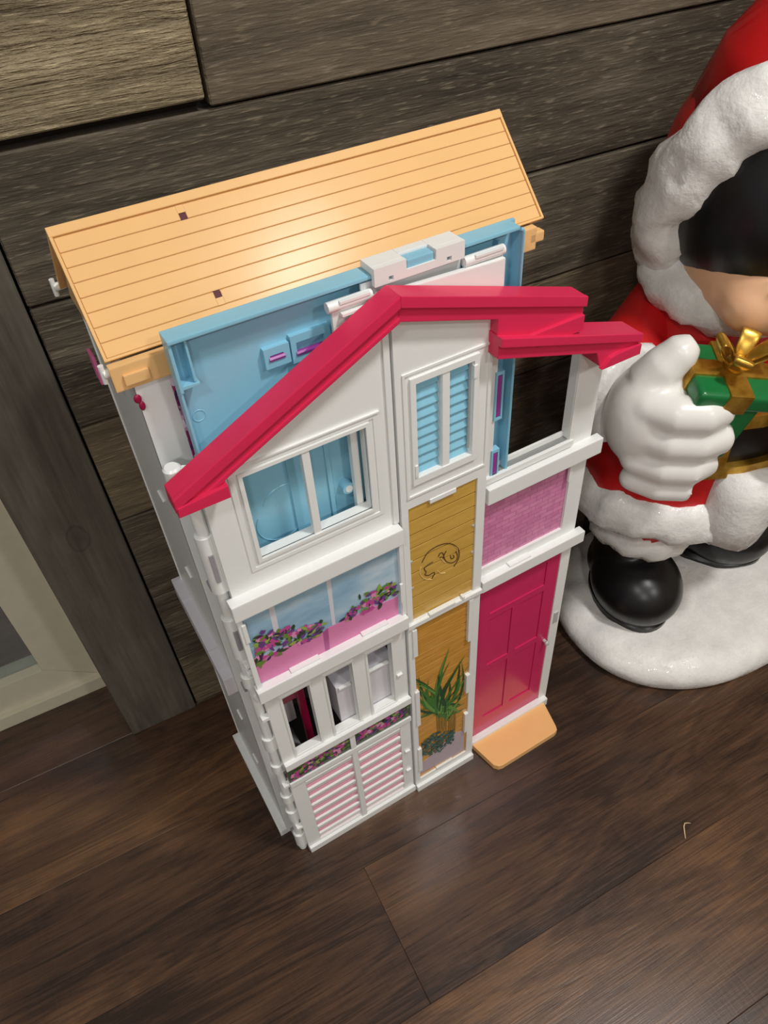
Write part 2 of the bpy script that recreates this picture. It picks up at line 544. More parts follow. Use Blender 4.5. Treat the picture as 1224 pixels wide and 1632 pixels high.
# --- rear module: walls, floors, apricot roof
rear = hp('side_wall', B(0.066, 0.0705, 0.546, 0.748, 0, 0.872), M_WHITE)
for z in (0.12, 0.25, 0.56, 0.68):
    hp('wall_rib', B(0.0635, 0.066, 0.612, 0.630, z, z + 0.003, 0.0006), M_WHITE, rear)
hp('wall_bead', B(0.0648, 0.066, 0.738, 0.744, 0.02, 0.86, 0.0004), M_WHITE, rear)
hp('back_wall', B(0.0705, 0.428, 0.744, 0.748, 0, 0.872), M_WHITE)
hp('side_wall', B(0.428, 0.4325, 0.535, 0.748, 0, 0.872), M_WHITE)
for z in (0.004, 0.424, 0.612):
    hp('storey_floor', B(0.0705, 0.428, 0.532, 0.744, z, z + 0.006), M_INSIDE)
hp('front_stile', B(0.066, 0.105, 0.5450, 0.550, 0, 0.880, 0.001), M_WHITE)
lg = hp('floor_ledge', B(0.0540, 0.0662, 0.545, 0.745, 0.0, 0.014, 0.001), M_WHITE)
lg = hp('floor_ledge', B(0.0530, 0.0662, 0.556, 0.748, 0.398, 0.432, 0.0012), M_LILAC)
hp('ledge_inset', B(0.0528, 0.066, 0.700, 0.742, 0.4322, 0.4334, 0.0003), M_LILAC, lg)
hp('ledge_inset', B(0.0528, 0.066, 0.572, 0.605, 0.4322, 0.4334, 0.0003), M_LILAC, lg)
# patterned curtain card squeezed beside the blue tray
tq = NT('patterned_card')
vq = tq.n('ShaderNodeTexVoronoi'); vq.inputs['Scale'].default_value = 220.0
tq.l(tq.coords(), vq.inputs['Vector'])
tq.l(tq.ramp(vq.outputs['Color'], [(0.25, lin((60, 20, 70))), (0.45, lin((150, 20, 90))), (0.6, lin((225, 210, 225))), (0.8, lin((110, 20, 80)))]).outputs[0], tq.b.inputs['Base Color'])
hp('curtain_card', B(0.0935, 0.0975, 0.5345, 0.5375, 0.74, 0.862, 0.0), tq.m)

YE, ZE, YR, ZR = 0.550, 0.8868, 0.628, 0.966
RX0, RX1 = 0.0515, 0.4845
def slope_mtx(front=True):
    if front:
        s = Vector((0, YR - YE, ZR - ZE)).normalized(); o = Vector((0, YE, ZE)); nn = Vector((0, -s.z, s.y))
        ax = Vector((1, 0, 0))
    else:
        s = Vector((0, YE - YR, ZR - ZE)).normalized(); o = Vector((0, 2 * YR - YE, ZE)); nn = Vector((0, s.z, -s.y))
        nn = Vector((0, (ZR - ZE), (YR - YE))).normalized()
        ax = Vector((1, 0, 0))
    mm = Matrix((ax, s, nn)).transposed().to_4x4()
    mm.translation = o
    return mm
SL = math.hypot(YR - YE, ZR - ZE)
MF, MB = slope_mtx(True), slope_mtx(False)
def sb(mtx, x0, x1, s0, s1, n0, n1, bev=0.0004):
    b = bmesh.new(); box(b, x0, x1, s0, s1, n0, n1, bev, 1)
    out = bmesh.new(); merge(out, b, mtx); return out
def roofpt(px, py):
    r = hray(px, py); kk = (ZR - ZE) / (YR - YE)
    t = (ZE - YE * kk - CAM_H) / (r.z - r.y * kk)
    P = Vector((0, 0, CAM_H)) + r * t
    return P.x, (P.y - YE) * (SL / (YR - YE))
roof = hp('roof', sb(MF, RX0, RX1, 0, SL, -0.005, -0.0012), M_ORANGE)
holes = [roofpt(293, 348), roofpt(346, 468)]
NB = 8
s_a, s_b = 0.0022, SL - 0.0085
for i in range(NB):
    b0 = s_a + (s_b - s_a) * i / NB; b1 = s_a + (s_b - s_a) * (i + 1) / NB - 0.0006
    bm = bmesh.new()
    hh = [h for h in holes if b0 <= h[1] < b1 + 0.0006]
    if hh:
        hx = hh[0][0]
        merge(bm, sb(MF, RX0 + 0.003, hx - 0.003, b0, b1, -0.0012, 0.0)); merge(bm, sb(MF, hx + 0.003, RX1 - 0.003, b0, b1, -0.0012, 0.0))
        for (c0, c1) in ((b0, hh[0][1] - 0.0042), (hh[0][1] + 0.0042, b1)):
            if c1 - c0 > 0.0006:
                merge(bm, sb(MF, hx - 0.0031, hx + 0.0031, c0, c1, -0.0012, 0.0, 0))
    else:
        merge(bm, sb(MF, RX0 + 0.003, RX1 - 0.003, b0, b1, -0.0012, 0.0))
    hp('board', bm, M_ORANGE, roof)
for h in holes:  # maroon plates, darkened to stand for the shaded inside of each slot
    hp('slot_shade', sb(MF, h[0] - 0.003, h[0] + 0.003, h[1] - 0.0048, h[1] + 0.0048, -0.003, -0.0010, 0), plastic('slot_shade_red', (84, 8, 26), 0.6), roof)
hp('ridge_strip', sb(MF, RX0, RX1, SL - 0.0082, SL, -0.004, 0.0014), M_ORANGE, roof)
hp('verge_strip', sb(MF, RX0, RX0 + 0.0026, 0, SL - 0.008, -0.004, 0.0012), M_ORANGE, roof)
hp('verge_strip', sb(MF, RX1 - 0.0026, RX1, 0, SL - 0.008, -0.004, 0.0012), M_ORANGE, roof)
hp('eave_strip', sb(MF, RX0, RX1, -0.0005, 0.0018, -0.004, 0.0008), M_ORANGE, roof)
hp('rear_slope', sb(MB, RX0, RX1, 0, SL - 0.001, -0.005, -0.0005), M_ORANGE, roof)
for gx in (RX0 + 0.006, RX1 - 0.009):
    bm = bmesh.new()
    b = bmesh.new()
    pts = [(YE + 0.004, ZE - 0.012), (YR, ZR - 0.006), (2 * YR - YE - 0.004, ZE - 0.012)]
    a = [b.verts.new((gx, p[0], p[1])) for p in pts]; c = [b.verts.new((gx + 0.003, p[0], p[1])) for p in pts]
    b.faces.new(a); b.faces.new(c[::-1])
    for k in range(3):
        b.faces.new((a[k], c[k], c[(k + 1) % 3], a[(k + 1) % 3]))
    merge(bm, b)
    hp('gable_end', bm, M_ORANGE, roof)
fas = hp('fascia', B(0.0515, 0.470, 0.541, 0.549, 0.8625, 0.8850, 0.0012), M_ORANGE)
hp('raised_tab', B(0.0600, 0.0805, 0.5385, 0.5415, 0.8670, 0.8765, 0.0008), M_ORANGE, fas)
hp('raised_tab', B(0.462, 0.4795, 0.541, 0.551, 0.8690, 0.8790, 0.0015), M_ORANGE, fas)
def cylx(x0, x1, y, z, r, n=16):
    b = bmesh.new(); tube(b, [(x0, y, z), (x1, y, z)], r, n); return b
def cylz(x, y, z0, z1, r, n=18, bev=0.0006):
    b = bmesh.new(); tube(b, [(x, y, z0), (x, y, z0 + bev), (x, y, z1 - bev), (x, y, z1)], [r - bev, r, r, r - bev], n); return b
def cyly(x, y0, y1, z, r, n=20):
    b = bmesh.new(); tube(b, [(x, y0, z), (x, y1, z)], r, n); return b
for (y, z) in ((0.7060, 0.8850), (0.5500, 0.8770)):
    bm = bmesh.new(); tube(bm, [(0.047, y, z), (0.0475, y, z), (0.062, y, z)], [0.003, 0.0042, 0.003], 12)
    tube(bm, [(0.0475, y, z - 0.008), (0.0475, y, z + 0.008)], 0.0024, 10)
    hp('hinge_peg', bm, M_WHITE, None, True, 50)
bm = bmesh.new(); box(bm, 0.0475, 0.0505, 0.600, 0.618, 0.838, 0.866, 0.0014)
hp('roof_latch', bm, M_PINK)
bm = bmesh.new()
ball(bm, (0.0655, 0.5435, 0.8500), (0.0032, 0.002, 0.0042)); ball(bm, (0.0672, 0.5435, 0.8425), (0.0026, 0.002, 0.0045))
hp('flower_clip', bm, M_MAROON, None, True)

# --- blue tray folded upright behind the front
TX0, TX1, TZ0, TZ1 = 0.0952, 0.4330, 0.614, 0.9065
tray = hp('blue_tray', B(TX0, TX1, 0.5295, 0.5335, TZ0, TZ1, 0.001), M_BLUE)
bm = bmesh.new(); box(bm, TX0, TX1 - 0.006, 0.5140, 0.5300, TZ1 - 0.0035, TZ1, 0.001)
hp('tray_rim', bm, M_BLUE, tray)
hp('tray_rim', B(TX0, TX0 + 0.0028, 0.5160, 0.5300, 0.858, TZ1 - 0.003, 0.0008), M_BLUE, tray)
hp('tray_rim', B(TX0, TX0 + 0.0022, 0.5190, 0.5300, TZ0, 0.856, 0.0008), M_BLUE, tray)
bm = bmesh.new(); tube(bm, [(TX1 - 0.0055, 0.5145, TZ1 - 0.0030), (TX1 - 0.003, 0.5145, TZ1 - 0.004), (TX1 - 0.0018, 0.5145, TZ1 - 0.0065), (TX1 - 0.0018, 0.5145, TZ0)], 0.0018, 8)
box(bm, TX1 - 0.0035, TX1, 0.5140, 0.5330, TZ0, TZ1 - 0.005, 0.001)
hp('tray_rim', bm, M_BLUE, tray, True, 40)
hp('tray_rib', B(0.1085, 0.1105, 0.5175, 0.5300, 0.864, TZ1 - 0.003, 0.0006), M_BLUE, tray)
bm = bmesh.new(); prism(bm, [(TX0 + 0.002, 0.8605), (0.1125, 0.8605), (0.1125, 0.8630), (TX0 + 0.002, 0.8640)], 0.5165, 0.5300, 0.0005)
hp('tray_rib', bm, M_BLUE, tray)
hp('tray_rib', B(0.4090, 0.4115, 0.522, 0.530, TZ0, TZ1 - 0.012, 0.0006), M_BLUE, tray)
def circ(cx, cz, r, y, a0, a1, rad, n=28):
    b = bmesh.new()
    tube(b, [(cx + r * math.cos(math.radians(a0 + (a1 - a0) * k / n)), y, cz + r * math.sin(math.radians(a0 + (a1 - a0) * k / n))) for k in range(n + 1)], rad, 6)
    return b
hp('moulded_ring', circ(0.107, 0.824, 0.0055, 0.5294, 0, 360, 0.0005), M_BLUE, tray)
hp('moulded_ring', circ(0.166, 0.690, 0.024, 0.5294, 20, 160, 0.0008), M_BLUE, tray)
hp('moulded_ring', circ(0.158, 0.672, 0.026, 0.5294, 150, 340, 0.0008), M_BLUE, tray)
hp('tray_pilaster', B(0.1735, 0.1890, 0.5270, 0.5300, TZ0, 0.75, 0.0008), M_BLUE, tray)
hp('tray_pilaster', B(0.214, 0.219, 0.5275, 0.5300, TZ0, 0.75, 0.0008), M_BLUE, tray)
bm = cyly(0.232, 0.519, 0.530, 0.684, 0.0068); 
hp('tray_boss', bm, M_BLUE, tray, True, 50)
hp('tray_boss', cyly(0.232, 0.5180, 0.5195, 0.684, 0.0040), M_WHITE, tray, True, 50)
for (x0, x1, z0, z1) in ((0.1715, 0.1950, 0.8470, 0.8660), (0.1965, 0.2340, 0.8440, 0.8700)):
    bm = bmesh.new(); ring(bm, x0, x1, z0, z1, x0 + 0.005, x1 - 0.006, z0 + 0.006, z1 - 0.007, 0.5240, 0.5300)
    lt = hp('latch_plate', bm, M_BLUE, tray)
    bm = bmesh.new(); tube(bm, [(x0 + 0.004, 0.5250, z0 + 0.0085), (x1 - 0.005, 0.5250, z0 + 0.0085)], 0.0026, 8)
    hp('latch_bar', bm, M_PURPLE, tray, True, 40)
for (z0, z1) in ((0.700, 0.752), (0.618, 0.648)):
    hp('side_clip', B(0.4095, 0.4165, 0.5130, 0.5215, z0, z1, 0.0012), M_PURPLE, tray)
    bm = bmesh.new(); ring(bm, 0.4085, 0.4190, z0 - 0.004, z1 + 0.006, 0.4105, 0.4170, z0 - 0.001, z1 + 0.002, 0.5125, 0.5205)
    hp('clip_frame', bm, M_BLUE, tray)
# white carry clip and hinge plates on the tray
bm = bmesh.new()
gridpanel(bm, [0.2722, 0.2860, 0.2905, 0.3035, 0.3330, 0.3440, 0.3490, 0.3625], [0.8975, 0.8995, 0.9035, 0.9045, 0.9085, 0.9135], 0.5085, 0.5135,
          lambda x, z: (0.3035 < x < 0.3330 and 0.9045 < z) or ((0.2860 < x < 0.2905 or 0.3440 < x < 0.3490) and 0.8995 < z < 0.9035))
box(bm, 0.2722, 0.3035, 0.5135, 0.5320, 0.9068, 0.9135, 0.0008); box(bm, 0.3330, 0.3625, 0.5135, 0.5320, 0.9068, 0.9135, 0.0008); box(bm, 0.3035, 0.3330, 0.522, 0.5320, 0.9068, 0.9135, 0.0008)
clip = hp('carry_clip', bm, M_WHITE)
hp('clip_button', B(0.3050, 0.3315, 0.5100, 0.5215, 0.9045, 0.9115, 0.001), M_BLUE, clip)
hp('clip_backing', B(0.2740, 0.3600, 0.5137, 0.5150, 0.8975, 0.9065, 0.0), M_BLUE, clip)
hp('clear_strip', B(0.262, 0.3630, 0.5150, 0.5175, 0.868, 0.9010, 0.0005), plastic('clear_grey_plastic', (200, 206, 208), 0.2))
for (x0, x1) in ((0.2280, 0.2700), (0.3640, 0.4075)):
    hg = hp('hinge_bracket', B(x0 + 0.004, x1 + (0.016 if x0 < 0.3 else 0), 0.5120, 0.5160, 0.80, 0.8900, 0.0008), M_WHITE)
    hp('hinge_rod', cylx(x0, x1, 0.5125, 0.8915, 0.0048), M_WHITE, hg, True, 50)
    hp('hinge_rod', B(x0 + 0.010, x1 - 0.003, 0.5070, 0.5100, 0.8935, 0.8965, 0.0006), M_WHITE, hg)
    hp('hinge_rod', B(x0 + 0.011, x1 - 0.006, 0.5065, 0.5120, 0.8820, 0.8850, 0.0006), M_WHITE, hg)
bm = bmesh.new(); prism(bm, [(0.293, 0.80), (0.4060, 0.80), (0.4060, 0.8860), (0.3960, 0.8860), (0.2975, 0.8900), (0.293, 0.887)], 0.5060, 0.5115, 0.0012)
hp('inner_panel', bm, M_WHITE)

# --- left front leaf
LX0, LX1 = 0.0835, 0.2765
ZT = lambda x: 0.884 - (0.28 - x) * 0.49
bm = bmesh.new()
gridpanel(bm, [LX0, 0.122, 0.2465, LX1], [0.4500, 0.4800, 0.6020, 0.6640, 0.7700, 0.7800], 0.5000, 0.5120,
          lambda x, z: (0.122 < x < 0.2465 and 0.664 < z < 0.770) or (0.4800 < z < 0.6020 and False), lambda x, z: ZT(x) if z > 0.775 else z)
leaf = hp('front_leaf', bm, M_WHITE)
bm = bmesh.new(); ring(bm, 0.1095, 0.2600, 0.6500, 0.7800, 0.1140, 0.2555, 0.6545, 0.7755, 0.4988, 0.5001)
hp('window_moulding', bm, M_WHITE, leaf)
bm = bmesh.new(); ring(bm, 0.1180, 0.2505, 0.6600, 0.7740, 0.1220, 0.2465, 0.6640, 0.7700, 0.4972, 0.5010)
wf = hp('window_frame', bm, M_WHITE, leaf)
hp('mullion', B(0.1800, 0.1880, 0.4985, 0.5060, 0.6630, 0.7710, 0.0008), M_WHITE, leaf)
hp('window_jamb', B(0.2365, 0.2440, 0.5125, 0.5200, 0.640, 0.800, 0.0008), M_WHITE, leaf)
hp('window_hood', B(0.1120, 0.2620, 0.4975, 0.5001, 0.7800, 0.7822, 0.0005), M_WHITE, leaf)
hp('corner_strip', B(0.2700, 0.2765, 0.4975, 0.5002, 0.628, 0.870, 0.0008), M_WHITE, leaf)
hp('storey_band', B(0.0770, 0.2750, 0.4870, 0.5010, 0.6035, 0.6270, 0.0015), M_WHITE, leaf)
hp('storey_band', B(0.0770, 0.2760, 0.4870, 0.5010, 0.4520, 0.4740, 0.0015), M_WHITE, leaf)
for (x0, x1) in ((0.121, 0.158), (0.215, 0.250)):
    hp('sill_tab', B(x0, x1, 0.4915, 0.5000, 0.4742, 0.4768, 0.0006), M_WHITE, leaf)
hp('side_lip', B(0.0790, 0.0850, 0.4930, 0.5010, 0.474, 0.604, 0.001), M_WHITE, leaf)
hp('side_lip', B(0.2715, 0.2770, 0.4930, 0.5010, 0.474, 0.604, 0.001), M_WHITE, leaf)
hp('side_tab', B(0.0825, 0.0870, 0.4915, 0.4945, 0.560, 0.590, 0.0008), M_WHITE, leaf)
hp('side_tab', B(0.2695, 0.2730, 0.4915, 0.4945, 0.500, 0.534, 0.0008), M_WHITE, leaf)

# printed card: sky, window bars, pink planters with flowers
ts = NT('printed_sky')
vs_ = ts.coords((9.0, 1.0, 22.0))
mp_ = ts.n('ShaderNodeMapping'); mp_.inputs['Rotation'].default_value = (0, math.radians(20), 0); ts.l(vs_, mp_.inputs[0])
ts.l(ts.ramp(ts.noise(mp_.outputs[0], 1.2, 3), [(0.35, lin((124, 166, 194))), (0.52, lin((158, 192, 214))), (0.68, lin((204, 220, 232)))]).outputs[0], ts.b.inputs['Base Color'])
ts.b.inputs['Roughness'].default_value = 0.3
YC = 0.4985
card = hp('flower_box_card', B(0.0842, 0.2725, YC, 0.5005, 0.4735, 0.6035, 0.0), ts.m, leaf)
def leafpoly(bm, cx, cz, ang, L, Wd, y, mi, curve=0.0):
    pts = []
    n = 5
    for k in range(n + 1):
        t = k / n; w = Wd * math.sin(math.pi * min(0.98, t * 0.9 + 0.08)) ; pts.append((t * L, w + curve * t * t * L))
    for k in range(n, -1, -1):
        t = k / n; w = Wd * math.sin(math.pi * min(0.98, t * 0.9 + 0.08)); pts.append((t * L, -w + curve * t * t * L))
    c, s = math.cos(ang), math.sin(ang)
    top = [bm.verts.new((cx + c * a - s * b, y, cz + s * a + c * b)) for a, b in pts]
    try:
        f = bm.faces.new(top); f.material_index = mi
    except ValueError:
        pass
def flowerpoly(bm, cx, cz, r, y, mi, rng):
    for k in range(5):
        a = k * 1.2566 + rng.random()
        leafpoly(bm, cx, cz, a, r, r * 0.42, y - 0.00002 * k, mi)
PRN = [plastic('print_leaf_green', (104, 138, 52), 0.35), plastic('print_dark_green', (46, 70, 40), 0.35), plastic('print_magenta', (196, 76, 150), 0.35),
       plastic('print_violet', (112, 64, 138), 0.35), plastic('print_blush', (226, 146, 188), 0.35), plastic('print_plum', (66, 36, 78), 0.35), plastic('print_lime', (150, 176, 76), 0.35)]
P_PINK = plastic('print_planter_pink', (222, 130, 180), 0.35)
P_PINK2 = plastic('print_planter_shade_pink', (176, 82, 142), 0.35)
P_BAR = plastic('print_window_bar', (214, 214, 222), 0.35)
def c8(u, v):
    return 360 + u / 3.825, 860 + v / 3.825
def cardpoly(name, pts, y, mat, parent, crop=c8):
    bm_ = bmesh.new()
    q = [H(*crop(*p), y) for p in pts]
    q = [(max(0.0853, a_), b_) for a_, b_ in q]
    prism(bm_, q, y, y + 0.0004)
    return hp(name, bm_, mat, parent)
cardpoly('window_bar_print', [(248, 372), (282, 358), (325, 560), (292, 575)], YC - 0.0002, P_BAR, card)
cardpoly('window_bar_print', [(604, 212), (632, 200), (668, 520), (648, 530)], YC - 0.0002, P_BAR, card)
cardpoly('planter_print', [(150, 748), (596, 572), (628, 690), (196, 890)], YC - 0.0004, P_PINK, card)
cardpoly('planter_print', [(590, 572), (622, 545), (634, 680), (606, 692)], YC - 0.0005, P_PINK2, card)
cardpoly('planter_print', [(618, 545), (1046, 352), (1056, 490), (630, 690)], YC - 0.00035, P_PINK, card)
rng = random.Random(7)
def blooms(name, path, spread, n, y, crop, parent, size=1.0):
    bm_ = bmesh.new()
    for k in range(n):
        t = rng.random() * (len(path) - 1); i_ = int(t); f = t - i_
        a, b = path[i_], path[min(i_ + 1, len(path) - 1)]
        u = a[0] + (b[0] - a[0]) * f; v = a[1] + (b[1] - a[1]) * f + (rng.random() - 0.5) * 2 * spread[min(i_, len(spread) - 1)]
        x, z = H(*crop(u, v), y)
        yy = y - 0.0000035 * k
        if k % 20 < 13:
            leafpoly(bm_, x, z, rng.uniform(0, 6.28), size * rng.uniform(0.006, 0.0125), size * rng.uniform(0.0014, 0.0030), yy, rng.choice((0, 0, 0, 1, 1, 1, 3, 3, 5, 6, 6)))
        else:
            flowerpoly(bm_, x, z, size * rng.uniform(0.0030, 0.0048), yy, rng.choice((2, 2, 4, 3, 2)), rng)
    return hp(name, bm_, PRN, parent)
blooms('flower_print', [(185, 685), (230, 655), (300, 640), (400, 600), (500, 575), (595, 540)], [95, 75, 70, 50, 40, 25], 170, YC - 0.0010, c8, card)
blooms('flower_print', [(730, 480), (800, 430), (900, 375), (960, 340), (1035, 310)], [20, 50, 50, 40, 35], 100, YC - 0.0010, c8, card)

# ground-floor storey of the left leaf
bm = bmesh.new()
gridpanel(bm, [LX0, 0.104, 0.140, 0.1622, 0.1985, 0.2205, 0.2550, LX1], [0.2840, 0.2900, 0.4255, 0.4510], 0.5000, 0.5100,
          lambda x, z: 0.29 < z < 0.4255 and (0.104 < x < 0.140 or 0.1622 < x < 0.1985 or 0.2205 < x < 0.2550))
low = hp('window_wall', bm, M_WHITE)
for (x0, x1) in ((0.101, 0.143), (0.159, 0.2015), (0.2175, 0.258)):
    bm = bmesh.new(); ring(bm, x0, x1, 0.2850, 0.4290, x0 + 0.003, x1 - 0.003, 0.2885, 0.4260, 0.4985, 0.5005)
    hp('window_frame', bm, M_WHITE, low)
hp('panel_rail', B(0.0835, 0.2770, 0.4935, 0.5100, 0.2710, 0.2850, 0.001), M_WHITE, low)
hp('shelf_tab', B(0.2600, 0.2680, 0.4965, 0.5000, 0.345, 0.348, 0.0005), M_WHITE, low)
bm = bmesh.new()
gridpanel(bm, [LX0, 0.1045, 0.1785, 0.1880, 0.2590, LX1], [0.0, 0.0200, 0.2150, 0.2290], 0.5000, 0.5100, lambda x, z: 0.02 < z < 0.215 and (0.1045 < x < 0.1785 or 0.1880 < x < 0.2590))
sh = hp('shutter_frame', bm, M_WHITE)
hp('base_strip', B(0.0840, 0.2775, 0.4955, 0.5005, 0.0, 0.0150, 0.0012), M_WHITE, sh)
hp('centre_stile', B(0.1790, 0.1872, 0.4975, 0.5005, 0.015, 0.270, 0.0006), M_WHITE, sh)
hp('panel_rail', B(0.0835, 0.2770, 0.4970, 0.5010, 0.2190, 0.2300, 0.0008), M_WHITE, sh)
hp('shutter_backing', B(0.102, 0.262, 0.5040, 0.5095, 0.015, 0.220, 0.0), M_PINKBACK, sh)
for (x0, x1) in ((0.1045, 0.1785), (0.1880, 0.2590)):
    for k in range(8):
        zc = 0.0335 + k * 0.0245
        bm = bmesh.new()
        b = bmesh.new(); box(b, x0, x1, -0.0020, 0.0020, -0.0058, 0.0058, 0.0010, 1)
        mt = Matrix.Translation((0, 0.5020, zc)) @ Matrix.Rotation(math.radians(8), 4, 'X')
        merge(bm, b, mt)
        hp('slat', bm, M_WHITE, sh)
for z in (0.075, 0.135):
    hp('shelf_tab', B(0.2640, 0.2720, 0.4965, 0.5000, z, z + 0.003, 0.0005), M_WHITE, sh)
tf = plastic('print_hedge', (70, 84, 60), 0.35)
fc = hp('flower_strip_card', B(0.0840, 0.2765, 0.4995, 0.5090, 0.2290, 0.2715, 0.0), tf, low)
def c1b(u, v):
    return 360 + u / 3.825, 1040 + v / 3.825
blooms('flower_print', [(405, 745), (560, 650), (735, 545)], [46, 44, 42], 240, 0.4990, c1b, fc, 0.9)
blooms('flower_print', [(800, 500), (960, 420), (1100, 340)], [44, 42, 42], 240, 0.4990, c1b, fc, 0.9)
# things seen through the lower windows
cab = hp('inner_cabinet', B(0.1765, 0.2640, 0.5110, 0.5650, 0.2850, 0.3700, 0.0015), M_LILAC)
bm = bmesh.new(); prism(bm, [(0.1765, 0.370), (0.2640, 0.370), (0.2500, 0.400), (0.190, 0.400)], 0.545, 0.575, 0.001)
hp('cabinet_back', bm, M_LILAC, cab)
hp('cabinet_lip', B(0.1800, 0.1975, 0.5080, 0.5125, 0.3655, 0.3690, 0.0006), M_WHITE, cab)
hp('cabinet_lip', B(0.2210, 0.2545, 0.5080, 0.5125, 0.3690, 0.3725, 0.0006), M_WHITE, cab)
bm = bmesh.new(); box(bm, 0.1330, 0.1430, 0.5400, 0.5480, 0.08, 0.40, 0.001); box(bm, 0.085, 0.1430, 0.5420, 0.5480, 0.345, 0.40, 0.001); box(bm, 0.085, 0.1430, 0.5420, 0.5480, 0.16, 0.175, 0.001)
hp('lift_frame', bm, M_MAROON)
hp('lift_seat', B(0.098, 0.130, 0.560, 0.590, 0.27, 0.32, 0.002), M_LILAC)
hp('lift_floor', B(0.098, 0.128, 0.555, 0.600, 0.17, 0.19, 0.002), M_LILAC)
# hinge post at the left edge
post = hp('hinge_post', cylz(0.0775, 0.5135, 0.0, 0.790, 0.0062), M_WHITE, None, True, 40)
hp('hinge_cap', cylz(0.0700, 0.5180, 0.770, 0.7935, 0.0080, 20, 0.002), M_WHITE, post, True, 30)
for (z0, z1) in ((0.632, 0.712), (0.520, 0.590), (0.462, 0.484), (0.315, 0.345), (0.255, 0.275), (0.165, 0.185), (0.105, 0.135), (0.015, 0.055)):
    bm = cylz(0.0775, 0.5135, z0, z1, 0.0090, 20, 0.001)
    box(bm, 0.0775, 0.0850, 0.5060, 0.5130, z0, z1, 0.0008)
    cl = hp('hinge_collar', bm, M_WHITE, post, True, 35)
for (z0, z1) in ((0.652, 0.690), (0.540, 0.572)):
    hp('collar_slot', B(0.0745, 0.0790, 0.5030, 0.5052, z0, z1, 0.0005), M_INSIDE, post)
for z in (0.508, 0.496, 0.440, 0.395, 0.220, 0.085):
    hp('hinge_tooth', B(0.0745, 0.0850, 0.5000, 0.5080, z, z + 0.006, 0.0008), M_WHITE, post)

# --- middle leaf
MX0, MX1 = 0.2785, 0.3890
bm = bmesh.new()
sash = lambda x, z: 0.6840 < z < 0.7990 and (0.2995 < x < 0.3290 or 0.3390 < x < 0.3650)
gridpanel(bm, [MX0, 0.2868, 0.2995, 0.3290, 0.3390, 0.3650, 0.3770, MX1], [0.0, 0.0300, 0.4370, 0.4490, 0.6430, 0.6840, 0.7990, 0.815], 0.4955, 0.5110,
          lambda x, z: sash(x, z) or (0.2868 < x < 0.3770 and (0.0300 < z < 0.4370 or 0.4490 < z < 0.6430)), lambda x, z: 0.888 - (x - 0.28) * 0.32 if z > 0.81 else z)
mid = hp('front_leaf', bm, M_WHITE)
bm = bmesh.new(); ring(bm, 0.2860, 0.3865, 0.6580, 0.8130, 0.2885, 0.3840, 0.6605, 0.8105, 0.4940, 0.4957)
hp('window_moulding', bm, M_WHITE, mid)
bm = bmesh.new(); ring(bm, 0.2935, 0.3720, 0.6750, 0.8060, 0.2995, 0.3660, 0.6835, 0.7995, 0.4928, 0.4957)
hp('window_frame', bm, M_WHITE, mid)
hp('mullion', B(0.3297, 0.3383, 0.4940, 0.5000, 0.6830, 0.8000, 0.0008), M_WHITE, mid)
hp('blind_rod', B(0.3635, 0.3655, 0.4975, 0.4995, 0.690, 0.795, 0.0004), M_SILVER, mid)
hp('blind_knob', B(0.3645, 0.3690, 0.4915, 0.4965, 0.780, 0.795, 0.0008), M_WHITE, mid)
hp('blind_knob', B(0.2955, 0.2990, 0.4915, 0.4965, 0.686, 0.702, 0.0008), M_WHITE, mid)
bl = hp('blind_backing', B(0.294, 0.368, 0.5045, 0.5065, 0.675, 0.806, 0.0), M_BLUE, mid)
for k in range(10):
    zc = 0.688 + k * 0.0116
    bm = bmesh.new(); b = bmesh.new(); box(b, 0.296, 0.3650, -0.0016, 0.0016, -0.0052, 0.0052, 0.0012, 2)
    merge(bm, b, Matrix.Translation((0, 0.5025, zc)) @ Matrix.Rotation(math.radians(-22), 4, 'X'))
    hp('blind_slat', bm, M_BLUE, mid)
# yellow boarded panels
def boarded(name, rgb, rgb2, gl=0.28):
    t = NT(name)
    nz = t.noise(t.coords((18, 4, 120), rnd=20.0), 1.5, 4)
    t.l(t.ramp(nz, [(0.3, lin(rgb2)), (0.7, lin(rgb))]).outputs[0], t.b.inputs['Base Color'])
    t.b.inputs['Roughness'].default_value = gl
    return t.m
M_YEL = boarded('mustard_board', (214, 174, 86), (198, 156, 70))
M_YEL2 = boarded('amber_board', (216, 160, 74), (196, 138, 54), 0.09)
M_GROOVE = plastic('board_groove', (74, 46, 16), 0.5)
yb = hp('boarded_panel', B(0.2862, 0.3776, 0.4987, 0.5020, 0.4480, 0.6440, 0.0), M_GROOVE, mid)
n_b = 9
for k in range(n_b):
    z0 = 0.4490 + (0.6425 - 0.4490) * k / n_b; z1 = 0.4490 + (0.6425 - 0.4490) * (k + 1) / n_b
    hp('board', B(0.2868, 0.3770, 0.4980, 0.5002, z0 + 0.0003, z1 - 0.0013, 0.0002), M_YEL, mid)
hp('panel_tab', B(0.3140, 0.3480, 0.4945, 0.4985, 0.6375, 0.6435, 0.0005), M_WHITE, mid)
hp('divider_bar', B(0.2770, 0.3895, 0.4915, 0.5000, 0.4395, 0.4475, 0.0012), M_WHITE, mid)
hp('divider_tab', B(0.3090, 0.3470, 0.4905, 0.4970, 0.4475, 0.4515, 0.0006), M_WHITE, mid)
hp('divider_tab', B(0.3580, 0.3610, 0.4905, 0.4970, 0.4475, 0.4530, 0.0006), M_WHITE, mid)
for (x, z) in ((0.2870, 0.555), (0.2870, 0.508), (0.3735, 0.566), (0.3735, 0.520)):
    hp('panel_clip', B(x, x + 0.0035, 0.4970, 0.4982, z, z + 0.003, 0.0003), M_SILVER, mid)
lb = hp('boarded_panel', B(0.2862, 0.3776, 0.4989, 0.5020, 0.029, 0.4385, 0.0), M_GROOVE, mid)
